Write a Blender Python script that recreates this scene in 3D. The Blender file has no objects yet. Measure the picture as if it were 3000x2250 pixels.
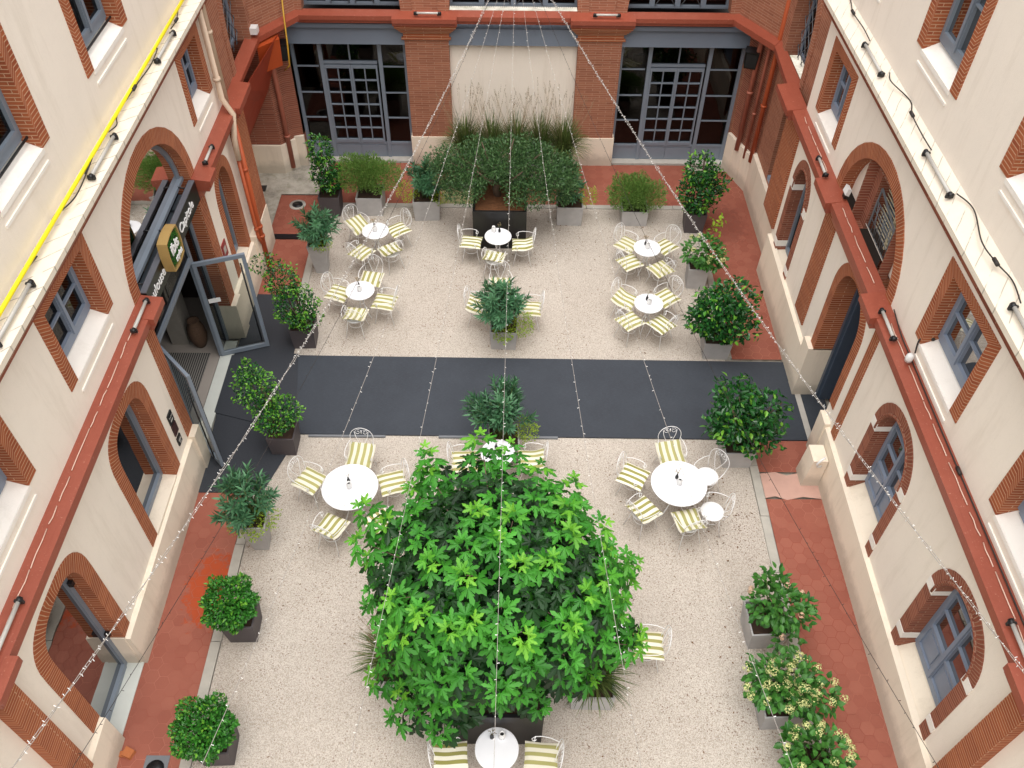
import bpy, math, random
from mathutils import Vector, Matrix
from mathutils.geometry import tessellate_polygon
import bmesh
random.seed(7)
PI = math.pi
sc = bpy.context.scene
C = sc.collection
R = random.random
U = random.uniform

# ------------------------------------------------------------------ camera
F, P, YA, RO, HC = 2555., math.radians(47.59), math.radians(.39), math.radians(.78), 12.85
fw = Vector((math.sin(YA)*math.cos(P), math.cos(YA)*math.cos(P), -math.sin(P)))
r0 = Vector((math.cos(YA), -math.sin(YA), 0)); u0 = r0.cross(fw)
rr = math.cos(RO)*r0 + math.sin(RO)*u0; uu = -math.sin(RO)*r0 + math.cos(RO)*u0
cam = bpy.data.objects.new('camera', bpy.data.cameras.new('camera')); C.objects.link(cam)
m = Matrix(((rr.x, uu.x, -fw.x, 0), (rr.y, uu.y, -fw.y, 0), (rr.z, uu.z, -fw.z, HC), (0, 0, 0, 1)))
cam.matrix_world = m
cam.data.sensor_width = 36; cam.data.lens = F/3000*36; cam.data.clip_end = 400; cam.data.clip_start = .1
sc.camera = cam

# ------------------------------------------------------------------ light
w = bpy.data.worlds.new("World"); sc.world = w; w.use_nodes = True
nt = w.node_tree; bg = nt.nodes['Background']
sky = nt.nodes.new('ShaderNodeTexSky'); sky.sky_type = 'NISHITA'; sky.sun_disc = False
SE, SR = math.radians(78), math.radians(180)
sky.sun_elevation = SE; sky.sun_rotation = SR; sky.air_density = 1.6; sky.dust_density = 6.0; sky.ozone_density = .6
hs = nt.nodes.new('ShaderNodeHueSaturation'); hs.inputs['Saturation'].default_value = .22
nt.links.new(sky.outputs[0], hs.inputs['Color']); nt.links.new(hs.outputs[0], bg.inputs[0])
bg.inputs[1].default_value = .15
sl = bpy.data.lights.new('sun', 'SUN'); sl.energy = 4.25; sl.angle = math.radians(105); sl.color = (1, .97, .93)
so = bpy.data.objects.new('sun', sl); C.objects.link(so)
sd = Vector((math.sin(SR)*math.cos(SE), math.cos(SR)*math.cos(SE), math.sin(SE)))
so.rotation_euler = (sd).to_track_quat('Z', 'Y').to_euler()
sc.view_settings.view_transform = 'Standard'; sc.view_settings.look = 'None'; sc.view_settings.exposure = 0
sc.cycles.max_bounces = 8; sc.cycles.transparent_max_bounces = 12

# ------------------------------------------------------------------ materials
def S(h):
    v = [int(h[i:i+2], 16)/255 for i in (0, 2, 4)]
    return tuple((c/12.92 if c <= .04045 else ((c+.055)/1.055)**2.4) for c in v)+(1,)
class NT:
    def __init__(s, name):
        s.m = bpy.data.materials.new(name); s.m.use_nodes = True; s.t = s.m.node_tree
        s.b = s.t.nodes['Principled BSDF']; s.o = s.t.nodes['Material Output']
    def n(s, ty, **k):
        q = s.t.nodes.new('ShaderNode'+ty)
        for a, b in k.items():
            if a[0] == '_': q.inputs[a[1:].replace('_', ' ')].default_value = b
            else: setattr(q, a, b)
        return q
    def l(s, a, b): s.t.links.new(a, b)
    def co(s, what='Object'): return s.n('TexCoord').outputs[what]
    def noise(s, co, scale, detail=4, rough=.6):
        q = s.n('TexNoise', _Scale=scale, _Detail=detail, _Roughness=rough); s.l(co, q.inputs['Vector']); return q.outputs[0]
    def ramp(s, f, *st):
        q = s.n('ValToRGB'); e = q.color_ramp.elements
        while len(e) < len(st): e.new(.5)
        for i, (p, c) in enumerate(st):
            e[i].position = p; e[i].color = c if len(c) == 4 else tuple(c)+(1,)
        s.l(f, q.inputs[0]); return q.outputs[0]
    def mix(s, f, a, b, mode='MIX'):
        q = s.n('Mix', data_type='RGBA', blend_type=mode)
        for i, v in ((0, f), (6, a), (7, b)):
            if isinstance(v, (int, float, tuple)): q.inputs[i].default_value = v
            else: s.l(v, q.inputs[i])
        return q.outputs[2]
    def math(s, op, a, b=0., c=0.):
        q = s.n('Math', operation=op)
        for i, v in enumerate((a, b, c)):
            if isinstance(v, (int, float)): q.inputs[i].default_value = v
            else: s.l(v, q.inputs[i])
        return q.outputs[0]
    def base(s, c):
        if isinstance(c, tuple): s.b.inputs['Base Color'].default_value = c
        else: s.l(c, s.b.inputs['Base Color'])
    def rough(s, v):
        if isinstance(v, (int, float)): s.b.inputs['Roughness'].default_value = v
        else: s.l(v, s.b.inputs['Roughness'])
    def bump(s, h, d=.01, st=.5):
        q = s.n('Bump', _Strength=st, _Distance=d); s.l(h, q.inputs['Height']); s.l(q.outputs[0], s.b.inputs['Normal'])
def sc3(c, k): return tuple(x*k for x in c[:3])+(1,)
M = {}
def simple(name, col, rough=.5, var=.12, scale=8, bump=0, metal=0, spec=.5):
    t = NT(name); c = t.co()
    n = t.noise(c, scale)
    t.base(t.mix(n, sc3(col, 1-var), sc3(col, 1+var))); t.rough(rough)
    t.b.inputs['Metallic'].default_value = metal
    t.b.inputs['Specular IOR Level'].default_value = spec
    if bump: t.bump(t.noise(c, scale*6, 3), bump, .4)
    M[name] = t.m; return t.m

def stucco(name, col, grime=.35):
    t = NT(name); c = t.co()
    big = t.noise(c, .7, 5, .65); sm = t.noise(c, 14, 4)
    a = t.mix(big, sc3(col, .93), sc3(col, 1.05))
    mp = t.n('Mapping'); mp.inputs['Scale'].default_value = (1.2, 1.2, .16); t.l(c, mp.inputs[0])
    st = t.ramp(t.noise(mp.outputs[0], 3.2, 5, .7), (.52, (0, 0, 0)), (.8, (1, 1, 1)))
    a = t.mix(t.math('MULTIPLY', st, grime), a, sc3((col[0]*.86, col[1]*.83, col[2]*.78, 1), .86))
    a = t.mix(t.math('MULTIPLY', sm, .14), a, sc3(col, .82))
    if name == 'plinth_cream':
        sz = t.n('SeparateXYZ'); t.l(c, sz.inputs[0])
        g = t.ramp(t.math('ADD', sz.outputs[2], t.math('MULTIPLY', t.noise(c, 5, 5, .7), -.35)), (.0, (1, 1, 1)), (.22, (0, 0, 0)))
        a = t.mix(t.math('MULTIPLY', g, .45), a, S('8c8478'))
    hl = t.ramp(t.noise(c, 2.1, 6, .8), (.495, (0, 0, 0)), (.5, (1, 1, 1)), (.505, (0, 0, 0)))
    a = t.mix(t.math('MULTIPLY', hl, .10), a, S('9a8f80'))
    t.base(a); t.rough(.9); t.b.inputs['Specular IOR Level'].default_value = .2
    t.bump(t.math('ADD', t.noise(c, 60, 3), t.math('MULTIPLY', big, 2.0)), .006, .4)
    M[name] = t.m
stucco('render_cream', S('f5ebde'), .5)
stucco('plinth_cream', S('ecdfcc'), .7)
stucco('sill_white', S('f4eee6'), .4)

def brick(name, c1, c2, mortar, rh=.062, bw=.34, grime=.5):
    t = NT(name); uv = t.co('UV'); c = t.co()
    nz = t.n('TexNoise', _Scale=6., _Detail=2.); t.l(uv, nz.inputs['Vector'])
    off = t.n('VectorMath', operation='MULTIPLY_ADD'); t.l(nz.outputs[1], off.inputs[0]); off.inputs[1].default_value = (.006, .006, 0); t.l(uv, off.inputs[2])
    b = t.n('TexBrick', _Scale=1.0, _Mortar_Size=.0075, _Mortar_Smooth=.5, _Bias=0., _Brick_Width=bw, _Row_Height=rh)
    b.inputs['Color1'].default_value = c1; b.inputs['Color2'].default_value = c2; b.inputs['Mortar'].default_value = mortar
    t.l(off.outputs[0], b.inputs['Vector'])
    big = t.noise(c, 1.3, 5, .7)
    v = t.mix(big, (.7, .66, .62, 1), (1.2, 1.2, 1.2, 1))
    a = t.mix(1.0, b.outputs[0], v, 'MULTIPLY')
    sp = t.ramp(t.noise(c, 30, 3, .7), (.62, (0, 0, 0)), (.75, (1, 1, 1)))
    a = t.mix(t.math('MULTIPLY', sp, .35), a, sc3(c1, .45))
    t.base(a); t.rough(.85); t.b.inputs['Specular IOR Level'].default_value = .25
    t.bump(t.math('ADD', t.math('MULTIPLY', b.outputs[1], -1.), t.math('MULTIPLY', t.noise(c, 40, 3), .5)), .008, .6)
    M[name] = t.m
brick('brick_trim', S('a9603e'), S('954f34'), S('c79e80'), .052, .8)
brick('brick_dark', S('9a5c48'), S('83493a'), S('a98570'), .05, .6)
brick('brick_wall', S('a87058'), S('955f4a'), S('b58e78'), .058, .36)

def redpaint():
    t = NT('red_paint'); c = t.co()
    n = t.noise(c, 5, 6, .7); a = t.mix(n, S('86412f'), S('9e5340'))
    w_ = t.ramp(t.noise(c, 26, 4, .8), (.62, (0, 0, 0)), (.70, (1, 1, 1)))
    a = t.mix(t.math('MULTIPLY', w_, .5), a, S('d9a893'))
    mp = t.n('Mapping'); mp.inputs['Scale'].default_value = (6, .6, 6); t.l(c, mp.inputs[0])
    d = t.ramp(t.noise(mp.outputs[0], 3, 4, .7), (.55, (0, 0, 0)), (.75, (1, 1, 1)))
    a = t.mix(t.math('MULTIPLY', d, .35), a, S('7d3526'))
    t.base(a); t.rough(.42); t.bump(n, .01, .3); M['red_paint'] = t.m
redpaint()
simple('rust_panel', S('9c3a1c'), .6, .2, 1.5)
simple('orange_metal', S('a8461e'), .5, .15, 4)
simple('pipe_cream', S('d6bfa8'), .5, .1, 5)
simple('pipe_brown', S('a4604c'), .5, .2, 5)
simple('pipe_red', S('b0532e'), .45, .15, 5)
simple('frame_blue', S('79838f'), .4, .08, 3)
simple('frame_dark', S('4a5666'), .4, .1, 3)
simple('lintel_grey', S('69727f'), .45, .08, 1.5)
simple('frame_slate', S('808b9d'), .45, .1, 3)
simple('black', S('17181b'), .4, .1, 5)
simple('sign_black', S('08080a'), .3, .1, 5)
simple('white_letter', (.85, .85, .85, 1), .5, .02, 5)
simple('white_metal', (.80, .80, .80, 1), .35, .04, 20)
simple('table_white', (.78, .79, .82, 1), .3, .03, 6)
simple('white_plastic', (.75, .75, .74, 1), .4, .05, 6)
simple('stone_grey', S('b3aea6'), .85, .2, 7, .004)
simple('kerb_stone', S('aaa69d'), .9, .25, 5, .006)
simple('planter_light', S('a9a7a6'), .8, .28, 3, .003)
simple('planter_dark', S('4b4548'), .6, .12, 4, .002)
simple('planter_black', S('151517'), .4, .3, 2.5)
simple('soil', S('3c2b20'), .95, .4, 12, .02)
simple('leaf_litter', S('5e3a1e'), .95, .6, 22, .03)
simple('bark', S('5a4a3c'), .9, .3, 14, .01)
simple('stem_green', S('5d6b35'), .7, .2, 10)
simple('wood_pale', S('a98a52'), .6, .12, 9)
simple('yellow_hose', S('f2df1a'), .4, .05, 4)
simple('cable_black', S('2a2422'), .6, .1, 10)
simple('tube_lamp', S('b9b6b0'), .2, .04, 10)
simple('rope_light', S('e2c2b0'), .4, .1, 10)
simple('led_white', (.92, .92, .90, 1), .3, .02, 10)
simple('wire_grey', S('9a948e'), .5, .05, 10)
simple('curtain', S('8f8a82'), .9, .2, 6)
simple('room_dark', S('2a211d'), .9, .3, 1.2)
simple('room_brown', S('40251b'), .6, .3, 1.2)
simple('floor_light', S('9b938c'), .5, .1, 2)
simple('shutter', S('d2c7a9'), .6, .08, 5)
simple('iron_grey', S('6d7176'), .5, .1, 8)
simple('wicker', S('5b4535'), .8, .5, 30, .02)
simple('sign_green', S('1f7a4a'), .4, .05, 5)
simple('sign_red', S('8e2a2a'), .4, .1, 5)
simple('petal', S('c9cc8a'), .7, .2, 25)
simple('petal_pink', S('cfae92'), .7, .25, 25)
simple('plume', S('8d7a5e'), .9, .25, 20)
simple('dead_leaf', S('6a4a2c'), .9, .4, 5)
simple('brick_loose', S('a9643a'), .9, .2, 10)
simple('threshold', S('c5c8c2'), .6, .12, 3)

def concrete_stain():
    t = NT('old_concrete'); c = t.co()
    n = t.noise(c, 1.6, 6, .75); a = t.ramp(n, (.3, S('77736a')), (.5, S('aaa498')), (.7, S('c5c0b5')))
    g = t.ramp(t.noise(c, 4, 4, .7), (.5, (0, 0, 0)), (.7, (1, 1, 1))); a = t.mix(t.math('MULTIPLY', g, .5), a, S('6d6f52'))
    t.base(a); t.rough(.9); t.bump(t.noise(c, 20, 4), .02, .4); M['old_concrete'] = t.m
concrete_stain()
def mosspave():
    t = NT('moss_paving'); c = t.co()
    a = t.mix(t.noise(c, 4, 5, .7), S('6f7048'), S('98906c')); t.base(a); t.rough(.95); M['moss'] = t.m
mosspave()
def gravel():
    t = NT('gravel'); c = t.co()
    v = t.n('TexVoronoi', _Scale=90.); t.l(c, v.inputs['Vector'])
    v2 = t.n('TexVoronoi', _Scale=24.); t.l(c, v2.inputs['Vector'])
    hsv = t.n('SeparateColor', mode='HSV'); t.l(v.outputs['Color'], hsv.inputs[0])
    g = t.ramp(hsv.outputs[2], (.12, S('958c82')), (.45, S('ada59a')), (.75, S('bbb3a9')), (.97, S('d1cbc2')))
    big = t.noise(c, .55, 5, .65)
    a = t.mix(1.0, g, t.mix(big, (.76, .735, .71, 1), (1.17, 1.17, 1.17, 1)), 'MULTIPLY')
    hs2 = t.n('SeparateColor', mode='HSV'); t.l(v2.outputs['Color'], hs2.inputs[0])
    sp = t.ramp(hs2.outputs[2], (.88, (0, 0, 0)), (.9, (1, 1, 1)))
    near = t.ramp(v2.outputs['Distance'], (.22, (1, 1, 1)), (.3, (0, 0, 0)))
    dens = t.ramp(t.noise(c, .9, 3, .6), (.45, (0, 0, 0)), (.62, (1, 1, 1)))
    f = t.math('MULTIPLY', t.math('MULTIPLY', sp, near), t.math('MULTIPLY_ADD', dens, .7, .12))
    a = t.mix(f, a, S('6b4a38'))
    gap = t.ramp(v.outputs['Distance'], (.35, (0, 0, 0)), (.75, (1, 1, 1)))
    a = t.mix(t.math('MULTIPLY', gap, .2), a, S('8d7466'))
    t.base(a); t.rough(.95); t.b.inputs['Specular IOR Level'].default_value = .15
    t.bump(t.math('MULTIPLY', v.outputs['Distance'], -1), .012, .7)
    M['gravel'] = t.m
gravel()
def hexm():
    t = NT('terracotta'); c = t.co()
    ri = t.n('NewGeometry').outputs['Random Per Island']
    a = t.mix(ri, S('8f4f3e'), S('985947'))
    n = t.noise(c, 1.1, 6, .7); a = t.mix(1.0, a, t.mix(n, (.82, .8, .8, 1), (1.15, 1.15, 1.15, 1)), 'MULTIPLY')
    # orange damp stain and darker wet patch on the walk
    def spot(x, y, rx, ry, soft):
        mp = t.n('Mapping', vector_type='POINT'); mp.inputs['Location'].default_value = (-x/rx, -y/ry, 0); mp.inputs['Scale'].default_value = (1/rx, 1/ry, 0); t.l(c, mp.inputs[0])
        ln = t.n('VectorMath', operation='LENGTH'); t.l(mp.outputs[0], ln.inputs[0])
        d = t.math('ADD', ln.outputs['Value'], t.math('MULTIPLY_ADD', t.noise(c, 7, 6, .8), 2.2, -1.1))
        return t.ramp(d, (.85-soft, (1, 1, 1)), (.85+soft, (0, 0, 0)))
    a = t.mix(t.math('MULTIPLY', spot(-4.85, 7.15, .42, .75, .08), .9), a, S('a8400a'))
    a = t.mix(t.math('MULTIPLY', spot(5.1, 17.0, .6, .9, .15), .35), a, S('5e2c22'))
    fl = t.ramp(t.noise(c, 40, 3, .8), (.68, (0, 0, 0)), (.74, (1, 1, 1))); a = t.mix(t.math('MULTIPLY', fl, .5), a, S('cf9a88'))
    t.base(a); t.rough(.7); t.bump(n, .02, .3); M['terracotta'] = t.m
    t = NT('grout'); c = t.co()
    g = t.ramp(t.noise(c, .5, 3), (.42, S('8f4a3b')), (.62, S('b87c68'))); t.base(g); t.rough(.9); M['grout'] = t.m
hexm()
def matm():
    t = NT('outdoor_mat'); c = t.co()
    mp = t.n('Mapping'); mp.inputs['Scale'].default_value = (14, 130, 1); t.l(c, mp.inputs[0])
    n = t.noise(mp.outputs[0], 1.0, 3, .6); a = t.mix(n, S('282c33'), S('3e444d'))
    fl = t.ramp(t.noise(mp.outputs[0], 1.3, 2, .5), (.66, (0, 0, 0)), (.72, (1, 1, 1)))
    a = t.mix(t.math('MULTIPLY', fl, .35), a, S('5f6672'))
    b = t.noise(c, .9, 4, .7); a = t.mix(1.0, a, t.mix(b, (.72, .72, .73, 1), (1.3, 1.3, 1.28, 1)), 'MULTIPLY')
    ds = t.ramp(t.noise(c, 38, 3, .8), (.70, (0, 0, 0)), (.74, (1, 1, 1))); a = t.mix(t.math('MULTIPLY', ds, .45), a, S('8d857c'))
    t.base(a); t.rough(.85); t.bump(n, .004, .5); M['mat'] = t.m
    t = NT('rubber_mat'); c = t.co(); n = t.noise(c, 50, 3, .7)
    t.base(t.mix(n, S('1f2228'), S('363a42'))); t.rough(.75); t.bump(n, .004, .5); M['rubber'] = t.m
    t = NT('grid_mat'); c = t.co(); s = t.n('SeparateXYZ'); t.l(c, s.inputs[0])
    f = t.math('GREATER_THAN', t.math('FRACT', t.math('MULTIPLY', s.outputs[0], 22.)), .5)
    t.base(t.mix(f, S('26262a'), S('8a8680'))); t.rough(.6); M['grid_mat'] = t.m
matm()
def cush():
    t = NT('striped_fabric'); uv = t.co('UV'); s = t.n('SeparateXYZ'); t.l(uv, s.inputs[0])
    fr = t.math('FRACT', t.math('MULTIPLY_ADD', s.outputs[0], 4., -.25+.03))
    f = t.math('LESS_THAN', fr, .48)
    c = t.co(); n = t.noise(c, 90, 2)
    oi = t.n('ObjectInfo').outputs['Random']; a = t.mix(f, t.mix(oi, S('f0ecda'), S('dcd7c4')), t.mix(oi, S('8f8c46'), S('a6a266'))); a = t.mix(t.math('MULTIPLY', n, .2), a, S('8a8670'))
    t.base(a); t.rough(.9); t.bump(t.noise(c, 14, 3), .01, .6); M['cushion'] = t.m
cush()
def glassm(name, tint, refl=1.0, rough=.02):
    t = NT(name)
    tr = t.n('BsdfTransparent'); tr.inputs[0].default_value = tint
    gl = t.n('BsdfGlossy', _Roughness=rough); gl.inputs[0].default_value = (refl, refl, refl, 1)
    fr = t.n('Fresnel', _IOR=1.55)
    c = t.co(); b = t.n('Bump', _Strength=.06, _Distance=.05); t.l(t.noise(c, 1.7, 1), b.inputs['Height']); t.l(b.outputs[0], gl.inputs['Normal'])
    mx = t.n('MixShader'); t.l(t.math('MULTIPLY_ADD', fr.outputs[0], 1.2, .03), mx.inputs[0]); t.l(tr.outputs[0], mx.inputs[1]); t.l(gl.outputs[0], mx.inputs[2])
    t.l(mx.outputs[0], t.o.inputs[0]); M[name] = t.m
glassm('glass_dark', (.18, .18, .20, 1), .4); glassm('glass_clear', (.86, .92, .90, 1), .8); glassm('glass_teal', (.04, .10, .11, 1), .8)
def leafm(name, dark, lite, rough=.45, tl=.3, sat=1):
    t = NT(name); ri = t.n('NewGeometry').outputs['Random Per Island']
    a = t.ramp(ri, (.0, S(dark)), (1., S(lite)))
    c = t.co(); a = t.mix(t.noise(c, 3, 3), sc3((1, 1, 1), .75), (1.2, 1.2, 1.2, 1)) if False else a
    n = t.noise(c, 2.2, 3); a = t.mix(1.0, a, t.mix(n, (.65, .65, .65, 1), (1.3, 1.3, 1.3, 1)), 'MULTIPLY')
    t.base(a); t.rough(rough); t.b.inputs['Specular IOR Level'].default_value = .4
    tr = t.n('BsdfTranslucent'); t.l(a, tr.inputs[0]); mx = t.n('MixShader'); mx.inputs[0].default_value = tl
    t.l(t.b.outputs[0], mx.inputs[1]); t.l(tr.outputs[0], mx.inputs[2]); t.l(mx.outputs[0], t.o.inputs[0]); M[name] = t.m
leafm('leaf_maple', '286e1c', '4c9f30', .5, .3); leafm('leaf_maple_tip', '4f9c2a', '78b834', .5, .35); leafm('leaf_maple_dark', '0c2a0e', '174414', .5, .15)  # dark maple green carries the crown's inner shade in its colour
leafm('leaf_gloss', '173f1c', '2f6b30', .22, .15); leafm('leaf_gloss_tip', '4c8f2c', '7db43c', .3, .25)
leafm('leaf_box', '1f5a1c', '4a9433', .3, .25)
leafm('leaf_oleander', '2f5c3c', '5a8a62', .4, .2); leafm('leaf_olive', '2a4c28', '5f8350', .4, .25)
leafm('leaf_feather', '5a7f38', '7fa350', .6, .35); leafm('leaf_yellow', '6d9220', 'a9c23c', .5, .35)
leafm('leaf_hydra', '285a20', '4f8a38', .4, .25); leafm('leaf_grass', '33481f', '6d7d40', .6, .25)

# ------------------------------------------------------------------ mesh helper
class MB:
    def __init__(s): s.v = []; s.f = []; s.u = []; s.mi = []; s.sm = []
    def face(s, pts, uv=None, mi=0, sm=False):
        n = len(s.v); s.v += [tuple(p) for p in pts]; s.f.append(tuple(range(n, n+len(pts)))); s.u.append(uv); s.mi.append(mi); s.sm.append(sm)
    def mesh(s, vs, fs, mi=0, sm=False, uvs=None):
        n = len(s.v); s.v += [tuple(p) for p in vs]
        for i, f in enumerate(fs):
            s.f.append(tuple(n+j for j in f)); s.u.append([uvs[j] for j in f] if uvs else None); s.mi.append(mi); s.sm.append(sm)
    def box(s, x0, x1, y0, y1, z0, z1, mi=0):
        V = [(x, y, z) for z in (z0, z1) for y in (y0, y1) for x in (x0, x1)]
        s.mesh(V, [(0, 2, 3, 1), (4, 5, 7, 6), (0, 1, 5, 4), (2, 6, 7, 3), (0, 4, 6, 2), (1, 3, 7, 5)], mi)
    def hexa(s, b, t, mi=0):
        n = len(b); s.mesh(list(b)+list(t), [tuple(range(n))[::-1], tuple(range(n, 2*n))]+[(i, (i+1) % n, n+(i+1) % n, n+i) for i in range(n)], mi)
    def bar(s, p, q, w_, h, up=(0, 0, 1), mi=0):
        p = Vector(p); q = Vector(q); d = (q-p).normalized(); a = d.cross(Vector(up))
        if a.length < 1e-4: a = d.cross(Vector((1, 0, 0)))
        a.normalize(); b = a.cross(d)
        o = [a*w_/2+b*h/2, -a*w_/2+b*h/2, -a*w_/2-b*h/2, a*w_/2-b*h/2]
        s.hexa([p+x for x in o], [q+x for x in o], mi)
    def tube(s, pts, r, n=6, mi=0, r1=None, caps=True, closed=False):
        pts = [Vector(p) for p in pts]; k = len(pts); vs = []; fs = []; a = None
        for i, p in enumerate(pts):
            if closed: d = pts[(i+1) % k]-pts[i-1]
            else: d = pts[min(i+1, k-1)]-pts[max(i-1, 0)]
            d = d.normalized() if d.length > 1e-9 else Vector((0, 0, 1))
            if a is None: a = d.orthogonal().normalized()
            else:
                a = a-d*a.dot(d); a = a.normalized() if a.length > 1e-6 else d.orthogonal().normalized()
            b = d.cross(a); ri = r if r1 is None else r+(r1-r)*i/(k-1)
            vs += [p+a*math.cos(2*PI*j/n)*ri+b*math.sin(2*PI*j/n)*ri for j in range(n)]
        for i in range(k if closed else k-1):
            i2 = (i+1) % k
            fs += [(i*n+j, i*n+(j+1) % n, i2*n+(j+1) % n, i2*n+j) for j in range(n)]
        if caps and not closed: fs += [tuple(range(n))[::-1], tuple((k-1)*n+j for j in range(n))]
        s.mesh(vs, fs, mi, True)
    def cyl(s, p, q, r, r1=None, n=16, mi=0): s.tube([p, q], r, n, mi, r1 if r1 is not None else r)
    def lathe(s, c, prof, n=20, mi=0):
        vs = []; fs = []
        for (r, z) in prof: vs += [(c[0]+r*math.cos(2*PI*j/n), c[1]+r*math.sin(2*PI*j/n), c[2]+z) for j in range(n)]
        for i in range(len(prof)-1): fs += [(i*n+j, i*n+(j+1) % n, (i+1)*n+(j+1) % n, (i+1)*n+j) for j in range(n)]
        fs += [tuple(range(n))[::-1], tuple((len(prof)-1)*n+j for j in range(n))]
        s.mesh(vs, fs, mi, True)
    def build(s, name, mats, parent=None, flat=True, fix=False):
        me = bpy.data.meshes.new(name); me.from_pydata(s.v, [], s.f); me.update()
        for m_ in ([mats] if isinstance(mats, str) else mats): me.materials.append(M[m_])
        me.polygons.foreach_set('material_index', s.mi); me.polygons.foreach_set('use_smooth', s.sm)
        if len(s.f) < 60000:
            L = me.uv_layers.new(name='UVMap').data
            for p, u in zip(me.polygons, s.u):
                if u:
                    for li, c_ in zip(p.loop_indices, u): L[li].uv = c_
                else:
                    n = p.normal; ax, ay, az = abs(n.x), abs(n.y), abs(n.z)
                    for li in p.loop_indices:
                        q = s.v[me.loops[li].vertex_index]
                        L[li].uv = (q[1], q[2]) if ax >= ay and ax >= az else ((q[0], q[2]) if ay >= az else (q[0], q[1]))
        if fix:
            bm = bmesh.new(); bm.from_mesh(me); bmesh.ops.recalc_face_normals(bm, faces=bm.faces); bm.to_mesh(me); bm.free()
        o = bpy.data.objects.new(name, me); C.objects.link(o)
        if parent is not None:
            o.parent = parent
            if parent.get('_w'): o.matrix_parent_inverse = parent.matrix_basis.inverted() if not parent.parent else Matrix()
        return o
def tag(o, label=None, cat=None, group=None, kind=None):
    if label: o['label'] = label
    if cat: o['category'] = cat
    if group: o['group'] = group
    if kind: o['kind'] = kind
    return o
def thing(name, label, cat, loc=(0, 0, 0), rz=0, group=None, world=False):
    o = bpy.data.objects.new(name, None); C.objects.link(o); o.location = loc; o.rotation_euler = (0, 0, rz)
    o.empty_display_size = .1
    if world: o['_w'] = 1; o.matrix_basis = Matrix.Translation(loc)
    return tag(o, label, cat, group)
def copy_tree(o, parent=None):
    c_ = o.copy(); C.objects.link(c_)
    if parent: c_.parent = parent
    for ch in o.children: copy_tree(ch, c_)
    return c_
def struct(name, mb, mat, **k): return tag(mb.build(name, mat, **k), kind='structure')

# ------------------------------------------------------------------ ground
XL, XR = -5.6, 5.72
b = MB(); b.box(-60, 60, -60, 80, -.4, -.06); struct('ground', b, 'old_concrete')
b = MB(); b.face([(-4.45, -1, 0), (4.45, -1, 0), (4.45, 17.55, 0), (-4.45, 17.55, 0)]); struct('gravel', b, 'gravel')
# terracotta walks: grout sheet with hexagonal tiles on it
def clip(poly, x0, x1, y0, y1):
    for ax, v, sg in ((0, x0, 1), (0, x1, -1), (1, y0, 1), (1, y1, -1)):
        out = []
        for i in range(len(poly)):
            p, q = poly[i-1], poly[i]; dp = (p[ax]-v)*sg; dq = (q[ax]-v)*sg
            if dp >= 0: out.append(p)
            if (dp >= 0) != (dq >= 0):
                t = dp/(dp-dq); out.append((p[0]+(q[0]-p[0])*t, p[1]+(q[1]-p[1])*t))
        poly = out
        if len(poly) < 3: return []
    return poly
def walk(name, x0, x1, y0, y1, holes=()):
    g = MB(); g.face([(x0, y0, .006), (x1, y0, .006), (x1, y1, .006), (x0, y1, .006)])
    s = .118; gap = .0045
    h = s*math.sqrt(3); nx = int((x1-x0)/(1.5*s))+3; ny = int((y1-y0)/h)+3
    for i in range(nx):
        for j in range(ny):
            cx = x0+i*1.5*s; cy = y0+j*h+(h/2 if i % 2 else 0)
            pl = [(cx+(s-gap)*math.cos(k*PI/3), cy+(s-gap)*math.sin(k*PI/3)) for k in range(6)]
            pl = clip(pl, x0, x1, y0, y1)
            if len(pl) < 3: continue
            if any(a <= cx <= b_ and c_ <= cy <= d for a, b_, c_, d in holes): continue
            z = .011+U(-.001, .001)
            g.face([(p[0], p[1], z) for p in pl], mi=1)
    struct(name, g, ['grout', 'terracotta'])
walk('path', -5.55, -4.62, -1, 9.05)
walk('path', 4.62, 5.68, -1, 9.0)
walk('path', 4.6, 5.72, 9.6, 10.33)
walk('path', 4.6, 5.95, 12.47, 19.2)
walk('path', -5.65, -4.62, 14.3, 18.0)
walk('path', -4.615, 4.6, 17.7, 19.45, holes=((-1.75, -.85, 17.7, 18.7),))
b = MB(); b.face([(-1.75, 17.7, .010), (-.9, 17.7, .010), (-.85, 18.75, .010), (-1.7, 18.75, .010)]); struct('mossy_paving', b, 'moss')
b = MB(); b.face([(-7, 16.2, .002), (-5.66, 16.2, .002), (-5.66, 18.05, .002), (-4.62, 18.05, .002), (-4.62, 20, .002), (-7, 20, .002)]); struct('concrete_paving', b, 'old_concrete')
# pink cracked slab by the right wall
b = MB(); pts = [(4.62, 9.02), (4.8, 9.06), (5.0, 8.98), (5.3, 9.05), (5.68, 9.0), (5.68, 9.55), (5.4, 9.6), (5.1, 9.52), (4.9, 9.6), (4.62, 9.56)]
b.face([(x, y, .013) for x, y in pts]); simple('slab_pink', S('c09a8c'), .85, .15, 4, .005); struct('pavement', b, 'slab_pink')
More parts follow.
